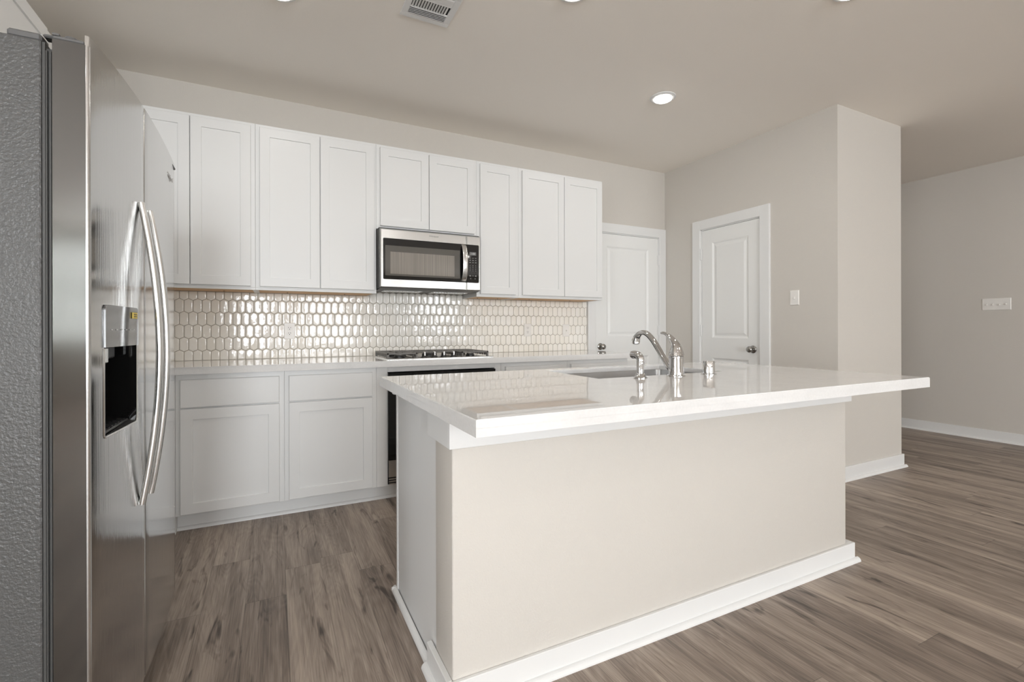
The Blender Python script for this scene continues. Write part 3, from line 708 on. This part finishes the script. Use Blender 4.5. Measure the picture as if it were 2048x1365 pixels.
# ------------------------------------------------------------------ cooktop
r = thing('gas_cooktop', (1.037, 3.41, 0.914), 'stainless gas cooktop with dark cast iron grates and front knobs', 'cooktop')
CX0, CX1, CY0, CY1 = 0.655, 1.420, 3.160, 3.655
b = NB(); rings(b, Fup(0.9143), CX0, CX1, CY0, CY1, [(0, 0), (0, 0.005), (0.003, 0.008), (0.012, 0.008), (0.024, 0.005)]); obj('tray', b, M_STEEL, r)
def grate(x0, x1, y0, y1, name='grate'):
    g = NB(); z0, z1 = 0.9235, 0.957; w = 0.013
    # perimeter rail on top, slotted skirt below (all one casting)
    for (a, c, d, e) in ((x0, x1, y0, y0 + w), (x0, x1, y1 - w, y1), (x0, x0 + w, y0, y1), (x1 - w, x1, y0, y1)): box(g, a, c, d, e, z1 - 0.011, z1, bev=0.0015)
    for (xx, yy) in ((x0, y0), (x1 - w, y0), (x0, y1 - w), (x1 - w, y1 - w)): box(g, xx, xx + w, yy, yy + w, 0.9195, z1 - 0.010)
    ny = 9
    for k in range(1, ny):
        yy = y0 + (y1 - y0) * k / ny
        for xx in (x0, x1 - w): box(g, xx + 0.002, xx + w - 0.002, yy - 0.011, yy + 0.011, z0 + 0.004, z1 - 0.010)
    xm, cyy = (x0 + x1) / 2, (y0 + y1) / 2
    box(g, xm - w / 2, xm + w / 2, y0 + w, y1 - w, z1 - 0.011, z1, bev=0.001); box(g, x0 + w, x1 - w, cyy - w / 2, cyy + w / 2, z1 - 0.011, z1, bev=0.001)
    for yy in ((y0 + cyy) / 2, (y1 + cyy) / 2):
        box(g, x0 + w, x0 + (x1 - x0) * 0.38, yy - w / 2, yy + w / 2, z1 - 0.011, z1, bev=0.001); box(g, x1 - (x1 - x0) * 0.38, x1 - w, yy - w / 2, yy + w / 2, z1 - 0.011, z1, bev=0.001)
    obj(name, g, M_IRON, r)
grate(0.668, 0.876, 3.215, 3.628); grate(0.880, 1.194, 3.36, 3.628); grate(1.198, 1.406, 3.215, 3.628)
for (xx, yy, rr) in ((0.772, 3.32, .04), (0.772, 3.53, .033), (1.037, 3.50, .05), (1.302, 3.32, .033), (1.302, 3.53, .04)):
    g = NB(); lathe(g, [(0, 0.9195), (rr, 0.9195), (rr, 0.926), (rr * 0.85, 0.930), (rr * 0.85, 0.934), (rr * 0.8, 0.937), (0, 0.938)], Tup(xx, yy, 0)); obj('burner', g, M_BLACK, r, smooth=40)
for xx in (0.931, 1.003, 1.071, 1.144):
    g = NB(); lathe(g, [(0, 0), (0.024, 0), (0.023, 0.006), (0.018, 0.010), (0.0155, 0.012), (0.015, 0.030), (0.0, 0.032)], Tup(xx, 3.245, 0.9193), seg=24); kb = obj('knob', g, M_BLACK, r, smooth=40)
    g = NB(); box(g, xx - 0.0052, xx + 0.0052, 3.2285, 3.2615, 0.932, 0.961, bev=0.002, seg=2); obj('knob_grip', g, M_HANDLE, kb)

# ------------------------------------------------------------------ refrigerator (its doors face +X)
r = thing('refrigerator', (-0.75, 1.79, 0), 'stainless side by side refrigerator with door dispenser and tall curved handles', 'refrigerator')
FY0, FY1, SEAMY = 1.338, 2.239, 1.700
def fx_(y):        # door front as a shallow bow
    if y < 1.79: return -0.3365 - 0.0245 * ((1.79 - y) / 0.452) ** 2
    return -0.3365 - 0.0135 * ((y - 1.79) / 0.449) ** 2
b = NB(); box(b, -1.15, -0.442, FY0 + 0.006, FY1 - 0.006, 0.03, 1.733, bev=0.004, seg=2)
for (xx, yy) in ((-1.1, 1.38), (-1.1, 2.2), (-0.5, 1.38), (-0.5, 2.2)): lathe(b, [(0, 0), (0.02, 0), (0.02, 0.031), (0, 0.031)], Tup(xx, yy, 0), seg=12)
obj('case', b, M_CASE, r)
b = NB()
for (a, c) in ((FY0 + 0.014, SEAMY - 0.012), (SEAMY + 0.012, FY1 - 0.014)): box(b, -0.4415, -0.4235, a, c, 0.13, 1.72)
box(b, -0.4415, -0.437, FY0 + 0.008, FY1 - 0.008, 0.12, 1.73)
for k in range(2): box(b, -0.4375 + k * 0.0065, -0.4335 + k * 0.0065, FY0 + 0.009, FY0 + 0.014, 0.13, 1.715, bev=0.001)
obj('gasket', b, M_RUBBER, r)
DZ0, DZ1, DXB = 0.118, 1.76, -0.4232
def fridge_door(name, y0, y1, hole=None):
    ys = [y0 + (y1 - y0) * k / 12 for k in range(13)]
    if hole:
        ys = sorted([y for y in ys if min(abs(y - hole[0]), abs(y - hole[1])) > 0.006] + [hole[0], hole[1]])
    rad = 0.007
    arc0 = [(fx_(y0) - rad + rad * math.sin(PI / 2 * k / 4), y0 + rad - rad * math.cos(PI / 2 * k / 4)) for k in range(5)]
    arc1 = [(fx_(y1) - rad + rad * math.cos(PI / 2 * k / 4), y1 - rad + rad * math.sin(PI / 2 * k / 4)) for k in range(5)]
    mid = [(fx_(y), y) for y in ys if y0 + rad + .002 < y < y1 - rad - .002]
    pts = [(DXB, y0), (arc0[0][0] - 0.001, y0)] + arc0 + mid + arc1 + [(arc1[-1][0] - 0.001, y1), (DXB, y1)]
    zs = [DZ0, 1.738] + ([hole[2], hole[3]] if hole else []); zs = sorted(zs)
    bm = NB(); grid = [[bm.verts.new((p[0], p[1], z)) for p in pts] for z in zs]
    for i in range(len(zs) - 1):
        for k in range(len(pts) - 1):
            yc = (pts[k][1] + pts[k + 1][1]) / 2; zc_ = (zs[i] + zs[i + 1]) / 2
            if hole and pts[k][0] > DXB + 0.02 and hole[0] < yc < hole[1] and hole[2] < zc_ < hole[3]: continue
            bm.faces.new((grid[i][k], grid[i][k + 1], grid[i + 1][k + 1], grid[i + 1][k]))
        bm.faces.new((grid[i][-1], grid[i][0], grid[i + 1][0], grid[i + 1][-1]))
    bm.faces.ensure_lookup_table()
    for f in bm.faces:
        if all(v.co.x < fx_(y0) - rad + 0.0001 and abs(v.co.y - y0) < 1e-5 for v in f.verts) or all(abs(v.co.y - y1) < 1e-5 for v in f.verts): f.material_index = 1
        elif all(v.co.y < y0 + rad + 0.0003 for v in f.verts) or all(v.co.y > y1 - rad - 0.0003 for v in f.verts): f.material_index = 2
    bm.faces.new(grid[0][::-1]); bm.faces.new(grid[-1])
    # raised front lip of the skin above the door's top
    tp = arc0[2:] + mid + arc1[:-2]
    A = [bm.verts.new((p[0], p[1], 1.738)) for p in tp]; B = [bm.verts.new((p[0], p[1], DZ1 - 0.001)) for p in tp]
    A2 = [bm.verts.new((p[0] - 0.007, p[1], 1.738)) for p in tp]; B2 = [bm.verts.new((p[0] - 0.007, p[1], DZ1)) for p in tp]
    for k in range(len(tp) - 1):
        bm.faces.new((A[k], A[k + 1], B[k + 1], B[k])); bm.faces.new((B[k], B[k + 1], B2[k + 1], B2[k])); bm.faces.new((B2[k], B2[k + 1], A2[k + 1], A2[k]))
    bm.faces.new((A[0], B[0], B2[0], A2[0])); bm.faces.new((A[-1], A2[-1], B2[-1], B[-1]))
    return obj(name, bm, [M_STEELH, M_STEELDIM, M_STEELC], r, smooth=30)
HOLE = (1.402, 1.622, 0.868, 1.176)
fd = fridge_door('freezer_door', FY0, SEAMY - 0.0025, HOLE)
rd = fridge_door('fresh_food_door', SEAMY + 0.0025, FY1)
for (a, c, p_) in ((FY0 + 0.0005, SEAMY - 0.004, fd), (SEAMY + 0.004, FY1 - 0.0005, rd)):
    b = NB(); box(b, -0.4231, fx_(a) - 0.009, a, c, 1.7385, 1.7465, bev=0.002)
    box(b, -0.4231, -0.412, a, c, 1.7465, 1.751); obj('door_cap', b, M_GCAP, p_)
for yy in (FY0 + 0.035, FY1 - 0.035):
    b = NB(); box(b, -0.50, -0.445, yy - 0.02, yy + 0.02, 1.7335, 1.751, bev=0.004); box(b, -0.446, -0.39, yy - 0.013, yy + 0.013, 1.7485, 1.756, bev=0.003)
    lathe(b, [(0, 0), (0.012, 0), (0.011, 0.005), (0, 0.007)], Tup(-0.402, yy, 1.756), seg=14)
    obj('hinge_cover', b, M_GCAP, r)
# dispenser
b = NB(); y0, y1, z0, z1 = HOLE
xb = -0.412
V = lambda *p: b.verts.new(p)
f_ = [V(fx_(y0), y0, z0), V(fx_(y1), y1, z0), V(fx_(y1), y1, z1), V(fx_(y0), y0, z1)]
k_ = [V(xb, y0 + .004, z0 + .03), V(xb, y1 - .004, z0 + .03), V(xb, y1 - .004, z1), V(xb, y0 + .004, z1)]
for i in range(4): b.faces.new((f_[i], f_[(i + 1) % 4], k_[(i + 1) % 4], k_[i]))
b.faces.new(k_)
for f in b.faces: f.normal_update()
dp = obj('dispenser_recess', b, M_BLACKG, fd)
b = NB()     # chrome rim round the recess
rimp = [Vector((fx_(y) + 0.0005, y, z)) for (y, z) in ((y0, 1.075), (y0, z0 + 0.006), (y0 + 0.003, z0 + 0.001), (y0 + .01, z0), ((y0 + y1) / 2, z0), (y1 - 0.012, z0), (y1 - 0.003, z0 + 0.003), (y1, z0 + 0.012), (y1, 1.075))]
sweep(b, rimp, lambda i, t: ell(0.002, 0.0028, 8), (1, 0, 0)); obj('dispenser_rim', b, M_HANDLE, fd, smooth=50)
b = NB()
pp = rrect(y0 - 0.001, y1 + 0.001, 1.077, z1 + 0.001, 0.012, (0, 0, 1, 1))
prism(b, pp, lambda p, a: Vector((fx_(p[0]) + a, p[0], p[1])), -0.02, 0.004); obj('dispenser_panel', b, M_DPANEL, fd)
b = NB(); box(b, -0.405, fx_(y0) - 0.012, y0 + 0.02, y0 + 0.085, 1.035, 1.0765, bev=0.004); obj('ice_chute', b, M_STEEL, fd)
b = NB(); box(b, -0.405, fx_(y0) - 0.02, y0 + 0.11, y0 + 0.17, 1.045, 1.0765, bev=0.004); obj('water_spout', b, M_BLACK, fd)
b = NB(); box(b, fx_(y1 - .04) + 0.0035, fx_(y1 - .02) + 0.0052, y1 - 0.052, y1 - 0.012, z1 - 0.028, z1 - 0.012); obj('sticker', b, M_YEL, fd, label='small yellow sticker on the dispenser panel')
b = NB()
for dz in (0.0165, 0.0215): box(b, fx_(y1 - .02) + 0.0050, fx_(y1 - .02) + 0.0055, y1 - 0.047, y1 - 0.018, z1 - dz - 0.002, z1 - dz)
obj('sticker_print', b, M_SLOT, fd)
b = NB()
for k in range(6): box(b, fx_(y0 + .03 + k * .03) + 0.0038, fx_(y0 + .03 + k * .03) + 0.0044, y0 + 0.03 + k * 0.03, y0 + 0.041 + k * 0.03, 1.117, 1.1195)
obj('panel_print', b, M_MARK, fd)
b = NB(); box(b, -0.408, fx_(y0) - 0.002, y0 + 0.012, y1 - 0.012, z0 + 0.006, z0 + 0.012, bev=0.001)
for k in range(7): box(b, -0.404, fx_(y0) - 0.006, y0 + 0.03 + k * 0.026, y0 + 0.042 + k * 0.026, z0 + 0.012, z0 + 0.0145)
obj('drip_tray', b, M_BLACK, fd)
for (yy, p_) in ((1.648, fd), (1.752, rd)):
    b = NB()
    zs = [0.632 + (1.472 - 0.632) * k / 30 for k in range(31)]
    path = [Vector((-0.293 - 0.0405 * abs((z - 1.052) / 0.42) ** 1.9, yy, z)) for z in zs]
    sweep(b, path, lambda i, t: ell(0.0125, 0.0085, 16, 2.6), (0, 1, 0)); obj('handle', b, M_HANDLE, p_, smooth=45)
text('emblem', 'Whirlpool', 0.022, Matrix.Translation((fx_(2.10) + 0.0015, 2.10, 1.672)) @ Matrix.Rotation(PI / 2, 4, 'Z') @ Matrix.Rotation(PI / 2, 4, 'X'), M_CHROME, rd, 0.0008)
b = NB(); box(b, -0.442, -0.415, FY0 + 0.02, FY1 - 0.02, 0.012, 0.112)
for k in range(4): box(b, -0.4155, -0.411, FY0 + 0.04, FY1 - 0.04, 0.022 + k * 0.021, 0.034 + k * 0.021)
obj('kick_grille', b, M_BLACK, r)
for yy in (FY0 + 0.02, FY1 - 0.02):
    b = NB(); box(b, -0.43, -0.372, yy - 0.015, yy + 0.015, 0.06, 0.114, bev=0.004); obj('hinge_bracket', b, M_GCAP, r)

# ------------------------------------------------------------------ island
IX0, IX1, IY0, IYK, IYB = 0.463, 2.442, 1.325, 1.490, 2.040
r = thing('kitchen_island', ((IX0 + IX1) / 2, 1.68, 0), 'kitchen island with beige knee wall and white cabinets under a quartz top', 'island')
b = NB(); box(b, IX0, IX1, IY0, IYK, 0, 0.8725, bev=0.006, seg=3); obj('knee_wall', b, M_WALL, r, smooth=40, label='beige painted drywall knee wall')
b = NB(); bz0 = 0.0
sinkhole = (1.13, 1.95, 1.54, 2.02)
box(b, IX0 + 0.002, 1.12, IYK + 0.0005, IYB - 0.02, 0.094, 0.8725); box(b, 1.96, IX1 - 0.002, IYK + 0.0005, IYB - 0.02, 0.094, 0.8725)
box(b, 1.12, 1.96, IYK + 0.0005, 1.50, 0.094, 0.8725); box(b, 1.12, 1.96, IYB - 0.03, IYB - 0.02, 0.094, 0.8725); box(b, 1.12, 1.96, 1.50, IYB - 0.03, 0.094, 0.11)
obj('cabinet_box', b, M_CAB, r)
b = NB(); box(b, IX0 + 0.003, IX0 + 0.02, IYK + 0.0005, IYB - 0.021, 0.0, 0.0935); box(b, IX1 - 0.02, IX1 - 0.003, IYK + 0.0005, IYB - 0.021, 0, 0.0935); box(b, IX0 + 0.02, IX1 - 0.02, IYB - 0.08, IYB - 0.07, 0, 0.0935)
obj('toe_kick', b, M_CAB, r)
b = NB(); box(b, IX0 - 0.002, IX0 + 0.05, IYB - 0.0195, IYB, 0.0, 0.8725, bev=0.0015); box(b, IX1 - 0.05, IX1 + 0.002, IYB - 0.0195, IYB, 0, 0.8725, bev=0.0015); box(b, IX0 + 0.05, IX1 - 0.05, IYB - 0.0195, IYB, 0.855, 0.8725)
obj('face_frame', b, M_CAB, r)
xs = [0.52, 1.10, 1.54, 1.98, 2.40]
for i in range(4):
    if i == 0:
        b = NB(); slabfront(b, Fpy(IYB - 0.019), xs[i], xs[i + 1] - 0.004, 0.689, 0.85, t=0.018); obj('drawer_front', b, M_CAB, r)
    b = NB(); shaker(b, Fpy(IYB - 0.019), xs[i] + 0.002, xs[i + 1] - 0.004, 0.105, 0.681 if i == 0 else 0.85, t=0.018); obj('door', b, M_CAB, r)
b = NB(); box(b, IX0 - 0.012, IX0 + 0.02, IYB + 0.0005, IYB + 0.03, 0.838, 0.8725, bev=0.002); obj('filler_block', b, M_CAB, r)
b = NB()     # trim board under the top
box(b, IX0 - 0.013, IX1 + 0.024, IY0 - 0.014, IY0 - 0.0003, 0.768, 0.8728, bev=0.0012); box(b, IX0 - 0.013, IX0 - 0.0003, IY0 - 0.0002, 1.532, 0.768, 0.8728, bev=0.0012); box(b, IX1 + 0.0003, IX1 + 0.024, IY0 - 0.0002, 1.532, 0.768, 0.8728, bev=0.0012)
obj('top_trim', b, M_TRIM, r)
b = NB(); t_ = 0.018
box(b, IX0 - t_, IX1 + 0.05, IY0 - 0.014, IY0 - 0.0003, 0, 0.087, bev=0.002); box(b, IX0 - t_, IX0 - 0.0003, IY0 - 0.0002, 1.531, 0, 0.087, bev=0.002); box(b, IX1 + 0.0003, IX1 + 0.05, IY0 - 0.0002, 1.531, 0, 0.087, bev=0.002)
obj('baseboard', b, M_TRIM, r)
b = NB(); q = qround(0.018)
prism(b, q, lambda p, a: Vector((a, IY0 - 0.0142 - p[0], p[1])), IX0 - t_ - 0.016, IX1 + 0.066)
prism(b, q, lambda p, a: Vector((IX0 - t_ - 0.0002 - p[0], a, p[1])), IY0 - 0.014, 1.535)
prism(b, q, lambda p, a: Vector((IX1 + 0.0502 + p[0], a, p[1])), IY0 - 0.014, 1.535)
prism(b, q, lambda p, a: Vector((IX0 - 0.0024 - p[0], a, p[1])), 1.5355, IYB + 0.016)
prism(b, q, lambda p, a: Vector((a, IYB + 0.0003 + p[0], p[1])), IX0 - 0.02, IX0 + 0.05)
obj('shoe_moulding', b, M_TRIM, r)

# island top with the sink cut-out
IT = (0.402, 2.423, 0.990, 2.087)
SK = (1.181, 1.905, 1.580, 2.000)
b = NB(); zt, zm, zb = 0.914, 0.8935, 0.8735
us = [IT[0], SK[0], SK[1], IT[1]]; vs = [IT[2], SK[2], SK[3], IT[3]]
for i in range(3):
    for j in range(3):
        if i == 1 and j == 1: continue
        box(b, us[i], us[i + 1], vs[j], vs[j + 1], zm, zt)
bmesh.ops.remove_doubles(b, verts=b.verts[:], dist=1e-5)
seen = {}
for f in b.faces:
    k = tuple(sorted(v.index for v in f.verts)); seen.setdefault(k, []).append(f)
b.verts.index_update(); seen = {}
for f in b.faces: seen.setdefault(tuple(sorted(v.index for v in f.verts)), []).append(f)
bmesh.ops.delete(b, geom=[f for k in seen.values() if len(k) > 1 for f in k], context='FACES_ONLY')
def on_edge(e):
    c = (e.verts[0].co + e.verts[1].co) / 2; zz = [abs(v.co.z - zt) < 1e-5 for v in e.verts]
    return all(zz) and len([f for f in e.link_faces]) == 2 and abs(e.link_faces[0].normal.dot(e.link_faces[1].normal)) < 0.5
b.normal_update()
bmesh.ops.bevel(b, geom=[e for e in b.edges if on_edge(e)], offset=0.002, segments=2, affect='EDGES')
w = 0.04
for (a, c, d_, e_) in ((IT[0], IT[1], IT[2], IT[2] + w), (IT[0], IT[1], IT[3] - w, IT[3]), (IT[0], IT[0] + w, IT[2] + w, IT[3] - w), (IT[1] - w, IT[1], IT[2] + w, IT[3] - w)):
    box(b, a, c, d_, e_, zb, zm + 0.0002)
obj('island_countertop', b, M_QUARTZ, loc=((IT[0] + IT[1]) / 2, (IT[2] + IT[3]) / 2, zb), label='thick white quartz countertop on the island', cat='countertop')

# sink
r = thing('kitchen_sink', (1.543, 1.79, 0.66), 'undermount stainless steel sink in the island countertop', 'sink')
b = NB()
def ringv(i, z, rad, n=6):
    p = rrect(SK[0] - 0.004 + i, SK[1] + 0.004 - i, SK[2] - 0.004 + i, SK[3] + 0.004 - i, rad, (1, 1, 1, 1), n)
    return [b.verts.new((x, y, z)) for (x, y) in p]
R = [ringv(-0.02, 0.8930, 0.03), ringv(0.0, 0.8930, 0.03), ringv(0.002, 0.885, 0.03), ringv(0.006, 0.72, 0.03), ringv(0.012, 0.703, 0.03), ringv(0.03, 0.697, 0.03)]
for A, B in zip(R[:-1], R[1:]):
    for k in range(len(A)): b.faces.new((A[k], A[(k + 1) % len(A)], B[(k + 1) % len(A)], B[k]))
b.faces.new(R[-1])
obj('basin', b, M_SINK, r, smooth=40)
b = NB(); lathe(b, [(0, 0.6975), (0.045, 0.6975), (0.042, 0.701), (0.03, 0.6995), (0, 0.6985)], Tup(1.543, 1.79, 0)); obj('drain', b, M_CHROME, r, smooth=40)

# faucet
FXX, FYY = 1.54, 1.513
r = thing('faucet', (FXX, FYY, 0.914), 'chrome single lever kitchen faucet with arched spout on the island', 'faucet')
b = NB(); lathe(b, [(0, 0.9142), (0.0385, 0.9142), (0.0385, 0.917), (0.035, 0.9205), (0.0325, 0.922), (0.0315, 0.95), (0.0305, 0.985), (0.0305, 0.992), (0.0325, 0.994), (0.0325, 0.999), (0.030, 1.001), (0, 1.002)], Tup(FXX, FYY, 0), seg=36); obj('body', b, M_CHROME, r, smooth=35)
b = NB()
path = spline([(FXX, FYY + 0.02, 0.938), (FXX, 1.556, 0.957), (FXX, 1.588, 0.989), (FXX, 1.618, 1.026), (FXX, 1.648, 1.061), (FXX, 1.679, 1.087), (FXX, 1.708, 1.0995), (FXX, 1.736, 1.0965), (FXX, 1.758, 1.080), (FXX, 1.768, 1.058)], 6)
def sp(i, t):
    w_ = 0.013 + 0.006 * math.exp(-((t - 0.05) / 0.12) ** 2); h_ = 0.0115 if t < 0.85 else 0.0115 + 0.006 * (t - 0.85) / 0.15
    return ell(w_ + (0.006 * (t - 0.8) / 0.2 if t > 0.8 else 0), h_, 18, 2.8)
sweep(b, path, sp, (1, 0, 0)); obj('spout', b, M_CHROME, r, smooth=40)
b = NB(); lathe(b, [(0, 1.062), (0.0165, 1.062), (0.0185, 1.056), (0.0185, 1.048), (0.013, 1.044), (0, 1.044)], Tup(FXX, 1.7675, 0), seg=24); obj('aerator', b, M_CHROME, r, smooth=40)
b = NB()
lv = spline([(FXX, 1.512, 1.004), (FXX, 1.512, 1.022), (FXX, 1.516, 1.045), (FXX, 1.535, 1.069), (FXX, 1.560, 1.089), (FXX, 1.583, 1.0975), (FXX, 1.598, 1.0985)], 6)
def ls(i, t):
    if t < 0.35: a, c = 0.033 - 0.012 * (t / 0.35) ** 1.5, 0.032 - 0.014 * (t / 0.35)
    else: a = 0.021 - 0.011 * min(1, (t - 0.35) / 0.35); c = 0.018 - 0.0115 * min(1, (t - 0.35) / 0.4)
    if t > 0.94: a *= 0.8; c *= 0.8
    return ell(a, c, 22, 2.2)
sweep(b, lv, ls, (1, 0, 0)); obj('lever_handle', b, M_CHROME, r, smooth=50)
# side sprayer
r = thing('side_sprayer', (1.344, 1.516, 0.914), 'chrome pull out side sprayer left of the faucet', 'sprayer')
b = NB(); lathe(b, [(0, 0.9142), (0.029, 0.9142), (0.029, 0.9165), (0.022, 0.922), (0.0185, 0.932), (0.017, 0.934), (0, 0.934)], Tup(1.344, 1.516, 0), seg=28); obj('base_ring', b, M_CHROME, r, smooth=35)
b = NB()
path = spline([(1.344, 1.516, 0.930), (1.344, 1.516, 0.955), (1.344, 1.5145, 0.975), (1.344, 1.516, 0.993), (1.344, 1.528, 1.006), (1.344, 1.545, 1.0095), (1.344, 1.560, 1.009)], 6)
sweep(b, path, lambda i, t: ell(0.0145 + 0.004 * t, 0.0145 + 0.0025 * t, 20), (1, 0, 0)); obj('wand', b, M_CHROME, r, smooth=40)
# air gap cap
b = NB(); lathe(b, [(0, 0.9142), (0.033, 0.9142), (0.033, 0.9165), (0.028, 0.9175), (0.0265, 0.919), (0.0265, 0.970), (0.0245, 0.9735), (0, 0.9745)], Tup(1.733, 1.511, 0), seg=32)
obj('air_gap_cap', b, M_CHROME, smooth=35, loc=(1.733, 1.511, 0.914), label='short chrome cylinder cap right of the faucet on the island', cat='air gap cap')

# ------------------------------------------------------------------ ceiling fittings
LIGHTS = [((2.447, 2.522), 'lit round recessed ceiling light in front of the pantry corner'),
          ((0.018, 2.529), 'lit round ceiling light at the top edge, left of the air vent'),
          ((1.285, 1.908), 'lit round ceiling light at the top edge, between the air vent and the right one'),
          ((2.480, 1.312), 'lit round ceiling light at the top edge, above the right end of the island')]
r = thing('ceiling_light', (2.447, 2.522, ZC), LIGHTS[0][1], 'ceiling light', 'recessed ceiling lights')
b = NB(); lathe(b, [(0.0, 0.0002), (0.088, 0.0002), (0.088, 0.004), (0.08, 0.009), (0.070, 0.010), (0.0, 0.010)], Tdown(2.447, 2.522, ZC), seg=48); obj('trim_ring', b, M_TRIM, r, smooth=40)
b = NB(); lathe(b, [(0.0, 0.0102), (0.061, 0.0102), (0.060, 0.016), (0.052, 0.021), (0.03, 0.024), (0, 0.025)], Tdown(2.447, 2.522, ZC), seg=48); obj('lens', b, M_LENS, r, smooth=40)
M_LENS.cycles.emission_sampling = 'NONE'
ld = bpy.data.lights.new('lamp', 'AREA'); ld.shape = 'DISK'; ld.size = 0.10; ld.energy = LAMP_W; ld.color = (1.0, 0.965, 0.92)
lo = bpy.data.objects.new('lamp', ld); COL.objects.link(lo); lo.parent = r; lo.location = (0, 0, -0.0265)
for (p, lab) in LIGHTS[1:]: copy_thing(r, (p[0], p[1], ZC), lab)
for p in ((0.03, 1.28), (-0.6, -1.2), (1.6, -1.2), (3.8, -1.2), (-0.6, -3.2), (1.6, -3.2), (3.8, -3.2), (5.4, 0.8), (5.3, 3.4)):  # unseen downlights added to brighten the cabinets, island and hall wall
    copy_thing(r, (p[0], p[1], ZC), 'unseen round ceiling light added as fill for the kitchen, living area or hall')
# air vent
VX0, VX1, VY1 = 0.578, 0.832, 2.447; VY0 = VY1 - 0.254
r = thing('ceiling_vent', ((VX0 + VX1) / 2, (VY0 + VY1) / 2, ZC), 'white square louvered air vent in the ceiling at the top edge', 'air vent')
b = NB(); fwid = 0.032
for q in ((VX0, VX1, VY0, VY0 + fwid), (VX0, VX1, VY1 - fwid, VY1), (VX0, VX0 + fwid, VY0 + fwid, VY1 - fwid), (VX1 - fwid, VX1, VY0 + fwid, VY1 - fwid)):
    box(b, q[0], q[1], q[2], q[3], ZC - 0.007, ZC - 0.0002, bev=0.0015)
obj('frame', b, M_TRIM, r)
b = NB(); box(b, VX0 + fwid, VX1 - fwid, VY0 + fwid, VY1 - fwid, ZC - 0.0015, ZC - 0.0003); obj('duct', b, M_VENTD, r)
b = NB(); ix0, ix1, iy0, iy1 = VX0 + fwid, VX1 - fwid, VY0 + fwid, VY1 - fwid
def slat_x(y, tilt):   # along X
    prism(b, [(-0.0055, -tilt), (0.0055, tilt), (0.0055, tilt - 0.0012), (-0.0055, -tilt - 0.0012)], lambda p, a: Vector((a, y + p[0], ZC - 0.0055 + p[1])), ix0, ix1)
def slat_y(x, tilt, ya, yb):
    prism(b, [(-0.0058, -tilt), (0.0058, tilt), (0.0058, tilt - 0.0012), (-0.0058, -tilt - 0.0012)], lambda p, a: Vector((x + p[0], a, ZC - 0.0055 + p[1])), ya, yb)
for k in range(5): slat_x(iy1 - 0.006 - k * 0.0115, 0.0022)
for k in range(5): slat_x(iy0 + 0.006 + k * 0.0115, -0.0022)
ya, yb = iy0 + 0.062, iy1 - 0.062
box(b, ix0, ix1, ya - 0.006, ya, ZC - 0.008, ZC - 0.003); box(b, ix0, ix1, yb, yb + 0.006, ZC - 0.008, ZC - 0.003)
for k in range(13): slat_y(ix0 + 0.008 + k * (ix1 - ix0 - 0.024) / 12, 0.003, ya, yb)
obj('louvers', b, M_TRIM, r)
